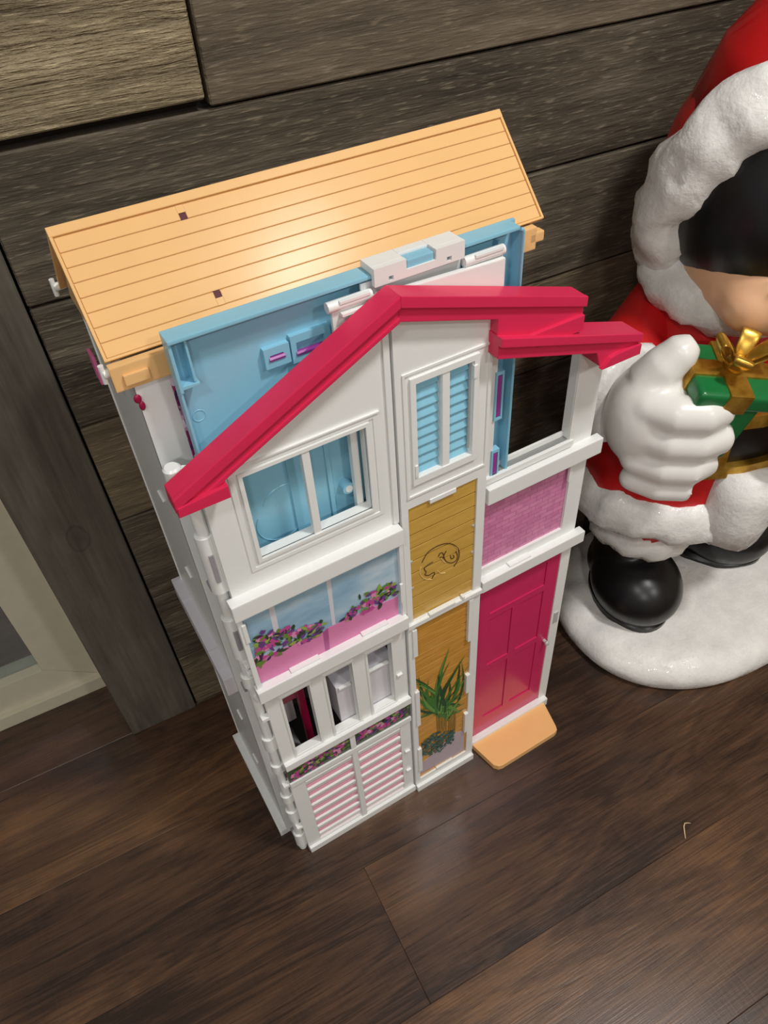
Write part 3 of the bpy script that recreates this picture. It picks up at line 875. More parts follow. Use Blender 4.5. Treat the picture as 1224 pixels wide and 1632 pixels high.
n_b = 24
for k in range(n_b):
    z0 = 0.0300 + 0.4070 * k / n_b; z1 = 0.0300 + 0.4070 * (k + 1) / n_b
    hp('board', B(0.2868, 0.3770, 0.4982, 0.5002, z0 + 0.0003, z1 - 0.0013, 0.0002), M_YEL2, mid)
hp('base_strip', B(0.2785, 0.3895, 0.4905, 0.4960, 0.0, 0.0150, 0.0012), M_WHITE, mid)
hp('sill_tab', B(0.318, 0.350, 0.4945, 0.4985, 0.0285, 0.0335, 0.0005), M_WHITE, mid)
for (x, z0, z1) in ((0.2860, 0.375, 0.432), (0.2860, 0.20, 0.29), (0.2860, 0.06, 0.13), (0.3725, 0.345, 0.435), (0.3725, 0.215, 0.262), (0.3725, 0.10, 0.155)):
    hp('side_tab', B(x - 0.002, x + 0.0045, 0.4930, 0.4985, z0, z1, 0.0008), M_WHITE, mid)
# embossed emblem (a head in profile with a ponytail)
def c2(u, v):
    return 620 + u / 3.825, 760 + v / 3.825
M_INK = plastic('emblem_line', (70, 42, 14), 0.4)
M_INK2 = plastic('emblem_light_line', (236, 206, 140), 0.3)
emb = bmesh.new()
def stroke(pts, r, y=0.4976):
    q = [Vector((H(*c2(*p), y)[0], y, H(*c2(*p), y)[1])) for p in pts]
    dense = []
    for i_ in range(len(q) - 1):
        p0, p1, p2, p3 = q[max(i_ - 1, 0)], q[i_], q[i_ + 1], q[min(i_ + 2, len(q) - 1)]
        for k in range(5):
            t = k / 5
            dense.append(0.5 * ((2 * p1) + (p2 - p0) * t + (2 * p0 - 5 * p1 + 4 * p2 - p3) * t * t + (3 * p1 - p0 - 3 * p2 + p3) * t ** 3))
    dense.append(q[-1])
    tube(emb, dense, r, 6)
for s in ([(200, 528), (232, 472), (285, 432), (345, 412), (395, 420), (424, 452), (424, 500), (395, 552)],
          [(348, 458), (334, 488), (348, 520), (380, 530), (410, 512), (416, 480), (406, 460)],
          [(374, 486), (380, 504), (396, 496), (390, 482)],
          [(300, 492), (310, 472), (326, 470), (334, 488)],
          [(308, 498), (322, 494), (334, 500)],
          [(268, 524), (238, 542), (214, 564), (226, 586), (218, 602), (242, 606), (266, 590), (278, 592), (268, 612), (260, 626)]):
    stroke(s, 0.00055)
hp('emblem', emb, M_INK, mid)
emb = bmesh.new()
for s in ([(196, 556), (186, 590), (214, 626), (262, 632)], [(295, 578), (314, 594), (342, 590)], [(320, 505), (330, 520), (345, 530)], [(404, 430), (416, 446), (416, 470)]):
    stroke(s, 0.00045)
hp('emblem_highlight', emb, M_INK2, mid)
# printed palm, shrub and stone
def c3(u, v):
    return 620 + u / 3.825, 960 + v / 3.825
YP = 0.4972
PL = [plastic('print_palm_green', (62, 118, 44), 0.09), plastic('print_palm_dark', (34, 74, 34), 0.09), plastic('print_palm_light', (104, 150, 66), 0.35),
      plastic('print_shrub_teal', (62, 104, 96), 0.4), plastic('print_shrub_dark', (38, 70, 66), 0.4), plastic('print_stem', (150, 116, 50), 0.4)]
cardpoly('stone_print', [(192, 1050), (197, 990), (300, 900), (400, 800), (455, 790), (455, 905)], YP + 0.0006, plastic('print_stone', (188, 172, 182), 0.4), mid, c3)
bm = bmesh.new()
rng = random.Random(3)
def palm(u0, v0, u1, v1, w, mi, bend=0.0, k=0):
    a = H(*c3(u0, v0), YP); b = H(*c3(u1, v1), YP)
    d = Vector((b[0] - a[0], b[1] - a[1])); L = d.length; ang = math.atan2(d.y, d.x)
    leafpoly(bm, a[0], a[1], ang - bend * 0.8, L, w, YP - 0.000004 * k, mi, bend)
for k in range(9):
    u = 300 + 100 * (k / 8); palm(u, 800, u + rng.uniform(-15, 15), 640 + rng.uniform(-10, 30), 0.0016, 5, 0, k)
tips = [(330, 345), (170, 448), (168, 500), (172, 545), (446, 362), (462, 398), (455, 470), (456, 560), (188, 700), (200, 655), (440, 625), (456, 660), (250, 600), (290, 452), (400, 420), (230, 560), (420, 520), (380, 480), (210, 520), (330, 420), (180, 600), (360, 600), (445, 590), (260, 650), (300, 560)]
for k, (u, v) in enumerate(tips * 2):
    u0 = 320 + rng.uniform(-35, 50); v0 = 690 + rng.uniform(-60, 40)
    j = 0 if k < len(tips) else 26
    palm(u0, v0, min(460, max(168, u + rng.uniform(-j, j))), v + rng.uniform(-j, j), rng.uniform(0.0019, 0.0033), rng.choice((0, 0, 1, 1, 2)), rng.uniform(-0.55, 0.55), k + 10)
for k in range(260):
    t = rng.random(); u = 200 + 190 * t; vc = 905 - 80 * t; hgt = 75 * (1 - abs(t - 0.45))
    v = vc + rng.uniform(-hgt, hgt * 0.75)
    x, z = H(*c3(u, v), YP)
    leafpoly(bm, x, z, rng.uniform(0, 6.28), rng.uniform(0.004, 0.0075), 0.0018, YP - 0.0004 - 0.000002 * k, rng.choice((3, 3, 3, 4)))
hp('palm_print', bm, PL, mid)

# --- right leaf with the magenta door
YQ = 0.5145
bm = bmesh.new()
gridpanel(bm, [0.3915, 0.4025, 0.4110, 0.5245, 0.5380, 0.5455, 0.5625], [0.0, 0.0200, 0.4160, 0.4550, 0.5790, 0.6170, 0.742], YQ, YQ + 0.0125,
          lambda x, z: (0.4110 < x < 0.5245 and z > 0.617) or (0.4025 < x < 0.5380 and 0.455 < z < 0.579) or (0.4025 < x < 0.5455 and 0.02 < z < 0.416),
          lambda x, z: 0.80 - (x - 0.40) * 0.33 if z > 0.74 else z)
rt = hp('front_leaf', bm, M_WHITE)
hp('storey_band', B(0.4000, 0.5735, 0.5030, YQ + 0.001, 0.5810, 0.6050, 0.0014), M_WHITE, rt)
hp('storey_band', B(0.3985, 0.5720, 0.5030, YQ + 0.001, 0.4205, 0.4410, 0.0014), M_WHITE, rt)
hp('window_sill', B(0.4000, 0.5300, 0.5100, YQ + 0.012, 0.6080, 0.6170, 0.001), M_WHITE, rt)
hp('sill_rail', B(0.4110, 0.5245, 0.5230, 0.5260, 0.6150, 0.6240, 0.0006), M_WHITE, rt)
hp('post_strip', B(0.5250, 0.5310, 0.5125, YQ + 0.001, 0.617, 0.748, 0.0008), M_WHITE, rt)
hp('sill_tab', B(0.4450, 0.4800, 0.5060, 0.5145, 0.4412, 0.4438, 0.0006), M_WHITE, rt)
hp('side_tab', B(0.5330, 0.5385, 0.5110, 0.5150, 0.545, 0.575, 0.0008), M_WHITE, rt)
tb = NT('pink_brick_print')
br = tb.n('ShaderNodeTexBrick')
br.inputs['Scale'].default_value = 1.0
br.inputs['Brick Width'].default_value = 0.021
br.inputs['Row Height'].default_value = 0.0078
br.inputs['Mortar Size'].default_value = 0.0006
br.inputs['Mortar Smooth'].default_value = 0.4
br.inputs['Color1'].default_value = lin((226, 146, 186)); br.inputs['Color2'].default_value = lin((214, 130, 174)); br.inputs['Mortar'].default_value = lin((194, 108, 154))
mpb = tb.n('ShaderNodeMapping'); mpb.inputs['Rotation'].default_value = (math.radians(90), 0, 0)
tb.l(tb.coords(), mpb.inputs[0]); tb.l(mpb.outputs[0], br.inputs['Vector'])
nzb = tb.noise(tb.coords((1, 1, 1)), 90.0, 3)
tb.l(tb.mix(0.35, br.outputs['Color'], tb.ramp(nzb, [(0.35, (0.6, 0.6, 0.6, 1)), (0.6, (1, 1, 1, 1))]).outputs[0], 'MULTIPLY'), tb.b.inputs['Base Color'])
tb.b.inputs['Roughness'].default_value = 0.4
tb.bump(br.outputs['Fac'], -0.3, 0.0006)
hp('brick_panel', B(0.4020, 0.5385, 0.5185, 0.5215, 0.4540, 0.5800, 0.0), tb.m, rt)
bm = bmesh.new()
px_ = [0.4030, 0.4245, 0.4655, 0.4790, 0.5225, 0.5450]
def doorhole(x, z):
    if 0.345 < z < 0.396: return 0.4245 < x < 0.5225
    if 0.218 < z < 0.332 or 0.066 < z < 0.204: return 0.4245 < x < 0.4655 or 0.4790 < x < 0.5225
    return False
gridpanel(bm, px_, [0.0205, 0.066, 0.204, 0.218, 0.332, 0.345, 0.396, 0.4155], 0.5160, 0.5200, doorhole)
box(bm, 0.4030, 0.5450, 0.5195, 0.5225, 0.0205, 0.4155)
dr = hp('door', bm, M_DOOR)
for (x0, x1, z0, z1) in ((0.4245, 0.5225, 0.345, 0.396), (0.4245, 0.4655, 0.218, 0.332), (0.4790, 0.5225, 0.218, 0.332), (0.4245, 0.4655, 0.066, 0.204), (0.4790, 0.5225, 0.066, 0.204)):
    hp('door_panel', B(x0 + 0.0003, x1 - 0.0003, 0.5178, 0.5200, z0 + 0.0002, z1 - 0.0003, 0.0003), M_DOOR, dr)
bm = cyly(0.5385, 0.5095, 0.5165, 0.198, 0.0028); ball(bm, (0.5385, 0.5085, 0.198), (0.0040, 0.0032, 0.0048))
hp('door_knob', bm, M_SILVER, dr, True, 50)
hp('strike_plate', B(0.5500, 0.5580, 0.5130, 0.5150, 0.236, 0.262, 0.0006), M_SILVER, rt)
hp('threshold', B(0.3960, 0.5600, 0.5060, 0.5150, 0.0, 0.0195, 0.0012), M_WHITE, rt)
bm = bmesh.new()
b = bmesh.new()
out = [(0.3985, 0.5065), (0.5525, 0.5065), (0.5410, 0.4600), (0.5380, 0.4530), (0.5310, 0.4505), (0.4200, 0.4500), (0.4130, 0.4520), (0.4075, 0.4585)]
a = [b.verts.new((x, y, 0.0005)) for x, y in out]; c = [b.verts.new((x, y, 0.0125)) for x, y in out]
b.faces.new(a); b.faces.new(c[::-1])
for k in range(len(out)):
    b.faces.new((a[k], c[k], c[(k + 1) % len(out)], a[(k + 1) % len(out)]))
bmesh.ops.recalc_face_normals(b, faces=b.faces)
bmesh.ops.bevel(b, geom=[e for e in b.edges if all(v.co.z > 0.01 for v in e.verts)], offset=0.0012, segments=2, profile=0.7, affect='EDGES')
merge(bm, b)
hp('doorstep', bm, M_STEP)

# --- crimson gable trim
def trim(name, pts, y0, y1, parent=None):
    b_ = bmesh.new(); prism(b_, pts, y0, y1, 0.0009); return hp(name, b_, M_RED, parent)
t1 = trim('gable_trim', [(0.0580, 0.7885), (0.2800, 0.8995), (0.2800, 0.8745), (0.1040, 0.7870), (0.1040, 0.7710), (0.0575, 0.7710)], 0.4840, 0.5050)
trim('trim_moulding', [(0.0575, 0.7885), (0.2800, 0.8998), (0.2800, 0.8890), (0.0580, 0.7775)], 0.4800, 0.4850, t1)
trim('trim_moulding', [(0.0700, 0.7745), (0.2800, 0.8790), (0.2800, 0.8745), (0.1040, 0.7870), (0.1040, 0.7860)], 0.4825, 0.4850, t1)
trim('trim_return', [(0.0580, 0.7700), (0.1045, 0.7700), (0.1045, 0.7835), (0.0590, 0.7800)], 0.4790, 0.4850, t1)
t2 = trim('gable_trim', [(0.2800, 0.8995), (0.4885, 0.8325), (0.4885, 0.7990), (0.4400, 0.7990), (0.3840, 0.8170), (0.3840, 0.8415), (0.2800, 0.8745)], 0.4840, 0.5050)
trim('trim_moulding', [(0.2800, 0.8998), (0.4890, 0.8325), (0.4890, 0.8215), (0.2800, 0.8890)], 0.4800, 0.4850, t2)
trim('trim_return', [(0.4180, 0.8130), (0.4880, 0.8130), (0.4880, 0.7960), (0.4300, 0.7960)], 0.4800, 0.4850, t2)
t3 = trim('gable_trim', [(0.3830, 0.8255), (0.5725, 0.7640), (0.5725, 0.7410), (0.5200, 0.7410), (0.5130, 0.7600), (0.3830, 0.8015)], 0.4800, 0.5080)
trim('trim_moulding', [(0.3830, 0.8258), (0.5728, 0.7642), (0.5728, 0.7545), (0.3830, 0.8160)], 0.4755, 0.4810, t3)
trim('trim_return', [(0.5190, 0.7395), (0.5730, 0.7395), (0.5730, 0.7520), (0.5400, 0.7520), (0.5300, 0.7500)], 0.4750, 0.4810, t3)

# ------------------------------------------------------------------ moulded Christmas figure (generic hooded child in a red suit)
FX, FY = 0.90, 0.64
fig = thing('christmas_figure', 'glossy moulded figure in red fur-trimmed suit holding green gift on snowy base', 'figurine', (FX, FY, 0))
FSH = Matrix.Translation((-FX, -FY, 0))
M_SNOW = snow_mat('glitter_snow', (244, 242, 238), True, 30.0, 0.004)
M_FUR = snow_mat('moulded_white_fur', (246, 245, 242), True, 42.0, 0.005)
M_SUIT = plastic('red_suit_plastic', (206, 24, 28), 0.3, 0.5, 0, 0.02)
M_BLACK = plastic('satin_black_plastic', (16, 16, 18), 0.33, 0.5, 0, 0.05)
M_GLOVE = plastic('white_glove_plastic', (236, 234, 230), 0.3, 0.5, 0.1, 0.01)
M_SKIN = plastic('peach_face_plastic', (240, 190, 150), 0.35, 0.5, 0.1, 0.02)
M_GREEN = plastic('green_gift_plastic', (22, 112, 58), 0.28, 0.5, 0, 0.03)
def gold():
    t = NT('gold_paint')
    nz = t.noise(t.coords(), 50.0, 3)
    t.l(t.ramp(nz, [(0.3, lin((168, 122, 34))), (0.7, lin((214, 172, 76)))]).outputs[0], t.b.inputs['Base Color'])
    t.b.inputs['Metallic'].default_value = 0.75
    t.b.inputs['Roughness'].default_value = 0.3
    return t.m
M_GOLD = gold()
def fp(name, bm, mat, parent=None, smooth=True, angle=None, sub=0, remesh=0.0):
    bm.transform(FSH)
    o = new(name, bm, mat, parent or fig, smooth, angle)
    if remesh:
        md_ = o.modifiers.new('remesh', 'REMESH'); md_.mode = 'VOXEL'; md_.voxel_size = remesh; md_.use_smooth_shade = True
        sm = o.modifiers.new('smooth', 'SMOOTH'); sm.factor = 0.6; sm.iterations = 6
    if sub:
        sd = o.modifiers.new('subdiv', 'SUBSURF'); sd.levels = sub; sd.render_levels = sub
    return o
# snow base: rounded slab with a lumpy top
def slab(cx, cy, a, b_, prof, n=72, p=2.3, disp=None):
    bm_ = bmesh.new(); rg_ = []
    for (s, z) in prof:
        rr = []
        for k in range(n):
            t = 2 * math.pi * k / n
            c, s_ = math.cos(t), math.sin(t)
            x = cx + s * a * math.copysign(abs(c) ** (2 / p), c); y = cy + s * b_ * math.copysign(abs(s_) ** (2 / p), s_)
            zz = z
            if disp and z > 0.01:
                zz += disp(Vector((x, y, z)))
                x += disp(Vector((y, x, z))) * 0.5 ; y += disp(Vector((y + 3, x, z))) * 0.5
            rr.append(bm_.verts.new((x, y, max(0.0, zz))))
        rg_.append(rr)
    for A, Bq in zip(rg_, rg_[1:]):
        for k in range(n):
            bm_.faces.new((A[k], A[(k + 1) % n], Bq[(k + 1) % n], Bq[k]))
    bm_.faces.new(rg_[0][::-1]); bm_.faces.new(rg_[-1])
    return bm_
prof = [(0.955, 0.0), (0.985, 0.008), (1.0, 0.022), (0.995, 0.034), (0.965, 0.046), (0.92, 0.054), (0.86, 0.059), (0.78, 0.062), (0.66, 0.064), (0.5, 0.065), (0.34, 0.066), (0.18, 0.066), (0.05, 0.066)]
fp('snow_base', slab(0.925, 0.608, 0.276, 0.208, prof, 96, 2.25, lump(0.008, 18, 2)), M_SNOW)
def oriented(az, tilt=0.0):
    return Matrix.Rotation(az, 3, 'Z') @ Matrix.Rotation(tilt, 3, 'X')
# boots (toe along local -y)
def boot(name, cx, cy, az):
    bm_ = bmesh.new(); Rz = Matrix.Rotation(az, 3, 'Z')
    def P(x, y, z): return Vector((cx, cy, 0)) + Rz @ Vector((x, y, z))
    ball(bm_, P(0, -0.020, 0.115), (0.080, 0.092, 0.070), Rz)
    ball(bm_, P(0, 0.045, 0.108), (0.060, 0.062, 0.058), Rz)
    tube(bm_, [P(0, 0.035, 0.09), P(0, 0.035, 0.15), P(0, 0.035, 0.20), P(0, 0.030, 0.26)], [0.058, 0.060, 0.060, 0.064], 20)
    o = fp(name, bm_, M_BLACK, remesh=0.006)
    bm_ = bmesh.new()
    n = 40
    pr = [(0.060, 0.082, 0.056), (0.0680, 0.0900, 0.060), (0.0690, 0.0910, 0.074), (0.062, 0.084, 0.080)]
    rg_ = [[bm_.verts.new(P(a * math.cos(2 * math.pi * k / n), -0.004 + b_ * math.sin(2 * math.pi * k / n) * (1.07 if math.sin(2 * math.pi * k / n) < 0 else 1.0), z)) for k in range(n)] for a, b_, z in pr]
    for A, Bq in zip(rg_, rg_[1:]):
        for k in range(n):
            bm_.faces.new((A[k], A[(k + 1) % n], Bq[(k + 1) % n], Bq[k]))
    bm_.faces.new(rg_[0][::-1]); bm_.faces.new(rg_[-1])
    fp('sole', bm_, M_BLACK, o, True, 40)
    return o
boot('boot', 0.782, 0.632, math.radians(-14))
boot('boot', 1.005, 0.650, math.radians(40))
def torus(c, a, b_, r, Rm_, disp=None, n=64, m_=18, flat=1.0):
    bm_ = bmesh.new(); rg_ = []
    c = Vector(c)
    for k in range(n):
        t = 2 * math.pi * k / n
        ctr = Vector((a * math.cos(t), b_ * math.sin(t), 0)); out = Vector((math.cos(t), math.sin(t), 0))
        rr = []
        for j in range(m_):
            s = 2 * math.pi * j / m_
            nrm = out * math.cos(s) + Vector((0, 0, flat)) * math.sin(s)
            p_ = c + Rm_ @ (ctr + nrm * r)
            if disp:
                p_ += (Rm_ @ nrm) * disp(p_)
            rr.append(bm_.verts.new(p_))
        rg_.append(rr)
    for i_ in range(n):
        A, Bq = rg_[i_], rg_[(i_ + 1) % n]
        for j in range(m_):
            bm_.faces.new((A[j], A[(j + 1) % m_], Bq[(j + 1) % m_], Bq[j]))
    return bm_
I3 = Matrix.Identity(3)
# trouser cuffs
fp('trouser_cuff', torus((0.800, 0.655, 0.232), 0.062, 0.062, 0.030, I3, lump(0.007, 34, 1), 48, 14), M_FUR)
fp('trouser_cuff', torus((0.985, 0.670, 0.232), 0.062, 0.062, 0.030, I3, lump(0.007, 34, 4), 48, 14), M_FUR)
for x, y in ((0.800, 0.655), (0.985, 0.670)):
    bm = bmesh.new(); tube(bm, [(x, y, 0.235), (x, y, 0.27), (x + (0.89 - x) * 0.2, y, 0.31)], [0.080, 0.092, 0.098], 28)
    fp('trouser_leg', bm, M_SUIT, None, True, 50)
# coat: elliptical lathe
BX, BY = 0.880, 0.665
def coat_ring(prof_, n=56):
    bm_ = bmesh.new(); rg_ = []
    for (a, b_, z, dx, dy) in prof_:
        rg_.append([bm_.verts.new((BX + dx + a * math.cos(2 * math.pi * k / n), BY + dy + b_ * math.sin(2 * math.pi * k / n), z)) for k in range(n)])
    for A, Bq in zip(rg_, rg_[1:]):
        for k in range(n):
            bm_.faces.new((A[k], A[(k + 1) % n], Bq[(k + 1) % n], Bq[k]))
    bm_.faces.new(rg_[0][::-1]); bm_.faces.new(rg_[-1])
    return bm_
fp('coat', coat_ring([(0.17, 0.12, 0.290, 0, 0), (0.196, 0.148, 0.300, 0, 0), (0.202, 0.154, 0.36, 0, 0), (0.198, 0.154, 0.42, 0, 0), (0.192, 0.152, 0.48, 0, 0), (0.188, 0.148, 0.55, -0.003, 0),
                      (0.170, 0.132, 0.61, 0.0, -0.002), (0.142, 0.115, 0.66, 0.0, -0.005), (0.112, 0.10, 0.70, -0.005, -0.01), (0.08, 0.08, 0.73, -0.01, -0.02)]), M_SUIT)
fp('coat_hem', torus((BX, BY, 0.335), 0.186, 0.140, 0.038, I3, lump(0.010, 30, 7), 90, 18, 1.15), M_FUR)
FA = math.radians(-18)          # the figure is turned a little towards the house
Fd = Vector((math.sin(FA), -math.cos(FA), 0))
Fr = Vector((math.cos(FA), math.sin(FA), 0))
def front(u, z, out=0.0, a=0.193, b_=0.152):
    """point on the belly surface, u metres to the figure's left of its middle line"""
    th = math.atan2(Fd.y / b_, Fd.x / a) + u / 0.17
    p_ = Vector((BX + a * math.cos(th), BY + b_ * math.sin(th), z))
    nrm = Vector((math.cos(th) / a, math.sin(th) / b_, 0)).normalized()
    return p_ + nrm * out
bm = bmesh.new()
pth = [front(0.0, z, 0.004) for z in (0.31, 0.35, 0.40, 0.45)]
tube(bm, pth, [0.046, 0.052, 0.050, 0.046], 20)
for v in bm.verts:
    v.co += (v.co - Vector((BX, BY, v.co.z))).normalized() * lump(0.009, 32, 3)(v.co)
fp('front_trim', bm, M_FUR)
fp('belt', coat_ring([(0.190, 0.150, 0.462, 0, 0), (0.200, 0.160, 0.464, 0, 0), (0.199, 0.159, 0.532, 0, 0), (0.188, 0.148, 0.534, 0, 0)]), M_BLACK, None, True, 40)
bm = bmesh.new()
ow, oh, iw, ih = 0.070, 0.056, 0.046, 0.034
cor = lambda w_, h_, o_: [front(s * w_, 0.498 + t_ * h_, o_) for s, t_ in ((-1, -1), (-0.33, -1), (0.33, -1), (1, -1), (1, 1), (0.33, 1), (-0.33, 1), (-1, 1))]
A = [bm.verts.new(p_) for p_ in cor(ow, oh, 0.006)]; C_ = [bm.verts.new(p_) for p_ in cor(ow, oh, 0.020)]
D_ = [bm.verts.new(p_) for p_ in cor(iw, ih, 0.020)]; E_ = [bm.verts.new(p_) for p_ in cor(iw, ih, 0.006)]
for Q, W_ in ((A, C_), (C_, D_), (D_, E_), (E_, A)):
    for k in range(8):
        bm.faces.new((Q[k], Q[(k + 1) % 8], W_[(k + 1) % 8], W_[k]))
bmesh.ops.bevel(bm, geom=bm.edges[:], offset=0.002, segments=2, profile=0.7, affect='EDGES')
fp('belt_buckle', bm, M_GOLD, None, True, 40)
# arms
bm = bmesh.new(); tube(bm, [(0.830, 0.700, 0.660), (0.785, 0.695, 0.640), (0.725, 0.675, 0.605), (0.690, 0.645, 0.585), (0.662, 0.610, 0.575)], [0.045, 0.050, 0.054, 0.055, 0.050], 24)
fp('sleeve', bm, M_SUIT, None, True)
bm = bmesh.new(); tube(bm, [(0.985, 0.700, 0.690), (1.035, 0.690, 0.665), (1.06, 0.650, 0.62), (1.03, 0.590, 0.59), (0.985, 0.545, 0.585)], [0.06, 0.070, 0.070, 0.064, 0.056], 24)
fp('sleeve', bm, M_SUIT, None, True)
fp('sleeve_cuff', torus((0.650, 0.612, 0.585), 0.050, 0.050, 0.020, Matrix.Rotation(math.radians(80), 3, 'X') @ I3, lump(0.006, 40, 8), 40, 12), M_FUR)
fp('sleeve_cuff', torus((0.978, 0.538, 0.585), 0.050, 0.050, 0.020, Matrix.Rotation(math.radians(42), 3, 'Z') @ Matrix.Rotation(math.radians(90), 3, 'X'), lump(0.006, 40, 9), 40, 12), M_FUR)
# gloved hands with separate fingers closed on the gift
bm = bmesh.new()
ball(bm, (0.640, 0.555, 0.590), (0.058, 0.056, 0.076))
for (z, r, x1, y1, rr) in ((0.624, 0.0225, 0.690, 0.496, 1), (0.583, 0.0235, 0.700, 0.492, 1), (0.541, 0.0225, 0.690, 0.496, 1), (0.505, 0.0180, 0.672, 0.506, 1)):
    tube(bm, [(0.615, 0.535, z), (0.632, 0.505, z), (0.662, 0.486, z - 0.001), (x1 - 0.012, y1 - 0.010, z - 0.002), (x1, y1 + 0.008, z - 0.002)], [r * 1.0, r * 1.1, r * 1.1, r * 1.05, r * 0.95], 16)
    ball(bm, (x1, y1 + 0.008, z - 0.002), r * 0.98); ball(bm, (0.615, 0.535, z), r)
tube(bm, [(0.630, 0.560, 0.640), (0.642, 0.548, 0.668), (0.658, 0.540, 0.688), (0.670, 0.536, 0.697)], [0.030, 0.027, 0.023, 0.013], 16)
fp('gloved_hand', bm, M_GLOVE, remesh=0.0042)
bm = bmesh.new()
ball(bm, (0.925, 0.505, 0.580), (0.055, 0.050, 0.070))
for (z, r) in ((0.614, 0.022), (0.578, 0.0225), (0.542, 0.0215), (0.510, 0.018)):
    tube(bm, [(0.925, 0.480, z), (0.890, 0.458, z), (0.845, 0.450, z), (0.815, 0.462, z)], [r, r * 1.05, r, r * 0.6], 16)
tube(bm, [(0.92, 0.50, 0.630), (0.90, 0.495, 0.66), (0.875, 0.492, 0.672)], [0.028, 0.024, 0.013], 16)
fp('gloved_hand', bm, M_GLOVE, remesh=0.0042)
# gift box with ribbon and bow
GC = Vector((0.700, 0.516, 0.612))
GR = (Matrix.Rotation(math.radians(-24), 3, 'Z') @ Matrix.Rotation(math.radians(10), 3, 'Y') @ Matrix.Rotation(math.radians(12), 3, 'X'))
GM = Matrix.Translation(GC) @ GR.to_4x4() @ Matrix.Scale(0.88, 4)
def gp(fn):
    b_ = bmesh.new(); fn(b_); out_ = bmesh.new(); merge(out_, b_, GM); return out_
gift = fp('gift_box', gp(lambda b_: box(b_, -0.048, 0.048, -0.042, 0.042, -0.078, 0.036, 0.006, 3)), M_GREEN, None, True, 60)
fp('gift_lid', gp(lambda b_: box(b_, -0.058, 0.058, -0.051, 0.051, 0.032, 0.062, 0.009, 3)), M_GREEN, gift, True, 60)
fp('ribbon', gp(lambda b_: (box(b_, -0.015, 0.015, -0.0445, 0.0445, -0.077, 0.033, 0.002), box(b_, -0.017, 0.017, -0.0535, 0.0535, 0.030, 0.065, 0.003))), M_GOLD, gift, True, 60)
fp('ribbon', gp(lambda b_: (box(b_, -0.0505, 0.0505, -0.013, 0.013, -0.077, 0.033, 0.002), box(b_, -0.0605, 0.0605, -0.015, 0.015, 0.030, 0.0655, 0.003))), M_GOLD, gift, True, 60)
def bow(b_):
    for s in (-1, 1):
        for (az, ln) in ((0.0, 1.0), (1.1, 0.85)):
            pts_ = [(0, 0), (0.018, 0.012), (0.036, 0.030), (0.046, 0.044), (0.040, 0.052), (0.024, 0.040), (0.008, 0.014)]
            q = []
            for (r_, h_) in pts_:
                q.append(Vector((s * r_ * ln * math.cos(az), s * r_ * ln * math.sin(az), 0.066 + h_ * ln)))
            w_ = Vector((-math.sin(az), math.cos(az), 0)) * 0.013
            L_ = [b_.verts.new(p_ - w_ * (0.5 + 0.7 * i_ / 4 if i_ < 4 else 1.2 - 0.2 * (i_ - 4))) for i_, p_ in enumerate(q)]
            R_ = [b_.verts.new(p_ + w_ * (0.5 + 0.7 * i_ / 4 if i_ < 4 else 1.2 - 0.2 * (i_ - 4))) for i_, p_ in enumerate(q)]
            for i_ in range(len(q) - 1):
                b_.faces.new((L_[i_], L_[i_ + 1], R_[i_ + 1], R_[i_]))
    ball(b_, (0, 0, 0.074), (0.013, 0.013, 0.011))
ob = fp('bow', gp(bow), M_GOLD, gift, True)
sl_ = ob.modifiers.new('solid', 'SOLIDIFY'); sl_.thickness = 0.004; sl_.offset = 0
sd_ = ob.modifiers.new('sub', 'SUBSURF'); sd_.levels = 2; sd_.render_levels = 2
# head: peach face, black fringe, red hood with a white fur edge
HC = Vector((0.850, 0.612, 0.812))
HF = Vector((-0.34, -0.88, -0.16)).normalized()      # where the face looks
ux = Vector((0, 0, 1)).cross(HF).normalized(); uz = HF.cross(ux).normalized()
HRm = Matrix((ux, -HF, uz)).transposed()            # local x right, local -y forward, local z up
def hd(x, y, z): return HC + HRm @ Vector((x, y, z))
fp('collar', torus((0.845, 0.640, 0.702), 0.098, 0.085, 0.040, Matrix.Rotation(math.radians(8), 3, 'X'), lump(0.009, 30, 11), 60, 16), M_FUR)
bm = bmesh.new(); ball(bm, hd(0, 0, 0), (0.142, 0.150, 0.142), HRm, 40, 28)
hair = fp('black_hair', bm, M_BLACK)
bm = bmesh.new()
ball(bm, hd(-0.004, -0.034, -0.062), (0.116, 0.134, 0.084), HRm, 40, 28)
ball(bm, hd(-0.056, -0.112, -0.072), (0.045, 0.042, 0.040), HRm); ball(bm, hd(0.056, -0.112, -0.072), (0.045, 0.042, 0.040), HRm)
ball(bm, hd(0, -0.162, -0.060), (0.020, 0.020, 0.018), HRm)
face = fp('face', bm, M_SKIN, remesh=0.005)
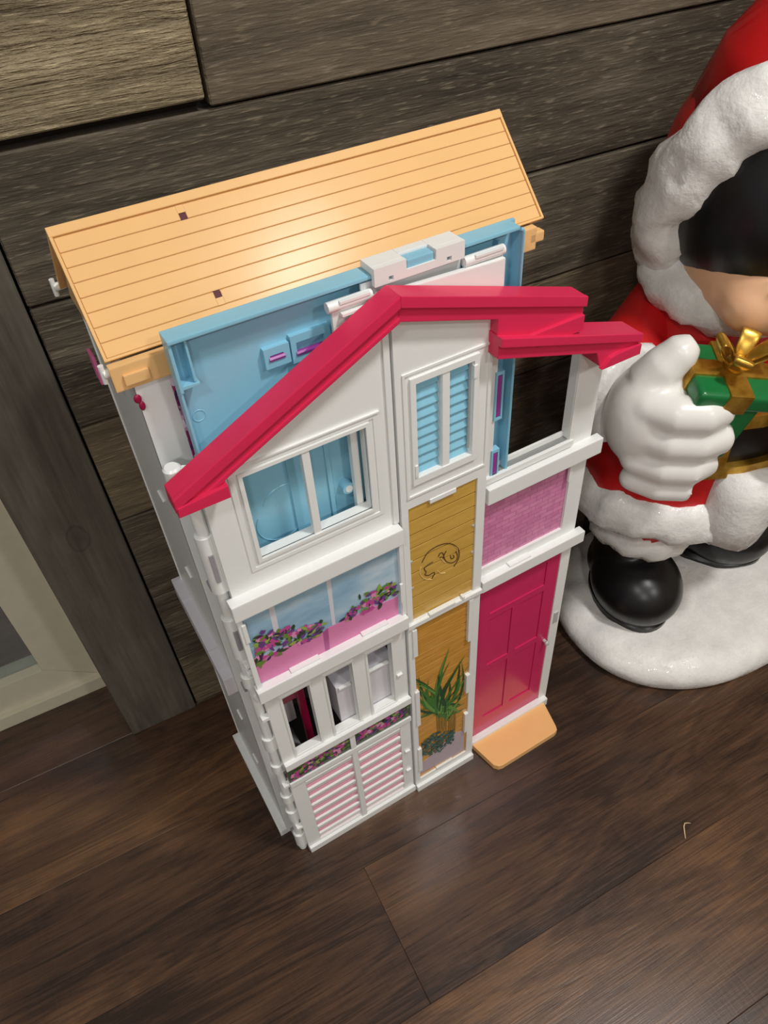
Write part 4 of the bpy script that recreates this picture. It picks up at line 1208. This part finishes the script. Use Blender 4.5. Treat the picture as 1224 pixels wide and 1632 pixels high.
for s in (-1, 1):
    bm = bmesh.new(); ball(bm, hd(s * 0.042, -0.150, -0.038), (0.011, 0.010, 0.014), HRm); fp('eye', bm, M_BLACK, face)
    bm = bmesh.new(); tube(bm, [hd(s * 0.060, -0.146, -0.016), hd(s * 0.042, -0.155, -0.011), hd(s * 0.026, -0.157, -0.015)], 0.003, 8); fp('eyebrow', bm, M_BLACK, face)
bm = bmesh.new(); tube(bm, [hd(-0.030, -0.150, -0.084), hd(-0.013, -0.158, -0.094), hd(0.013, -0.158, -0.094), hd(0.030, -0.150, -0.084)], 0.004, 8)
fp('mouth', bm, plastic('rosy_paint', (190, 60, 60), 0.4), face)
bm = bmesh.new()
ball(bm, hd(0.012, 0.060, 0.0), (0.138, 0.130, 0.150), HRm, 44, 30)
fp('hood', bm, M_SUIT)
fp('hood_fur', torus(hd(0, 0.000, 0.004), 0.140, 0.150, 0.042, HRm @ Matrix.Rotation(math.radians(90 + 14), 3, 'X'), lump(0.012, 26, 5), 96, 20), M_FUR)
bm = bmesh.new(); tube(bm, [hd(0.01, 0.06, 0.06), hd(0.015, 0.06, 0.13), hd(0.03, 0.070, 0.19), hd(0.055, 0.08, 0.235), hd(0.09, 0.085, 0.25), hd(0.13, 0.085, 0.235)], [0.12, 0.105, 0.075, 0.05, 0.034, 0.022], 24)
fp('hood_tip', bm, M_SUIT)
bm = bmesh.new(); ball(bm, hd(0.15, 0.09, 0.232), 0.036, None, 32, 24, lump(0.006, 45, 6))
fp('pompom', bm, M_FUR)

# ------------------------------------------------------------------ small things on the floor
bm = bmesh.new()
pts_ = [(0.577, 0.2385, 0.0012), (0.583, 0.247, 0.0014), (0.5875, 0.2535, 0.0022), (0.592, 0.2565, 0.0032), (0.597, 0.2548, 0.0018), (0.601, 0.2525, 0.0012)]
tube(bm, [(x - 0.59, y - 0.25, z) for x, y, z in pts_], [0.0006, 0.0010, 0.0011, 0.0009, 0.0007, 0.0004], 8)
crumb = new('thread_scrap', bm, plastic('pale_thread', (214, 190, 150), 0.5), None, True)
crumb.location = (0.59, 0.25, 0.0)
crumb['label'] = 'tiny curled pale thread lying alone on the brown floor'
crumb['category'] = 'thread'
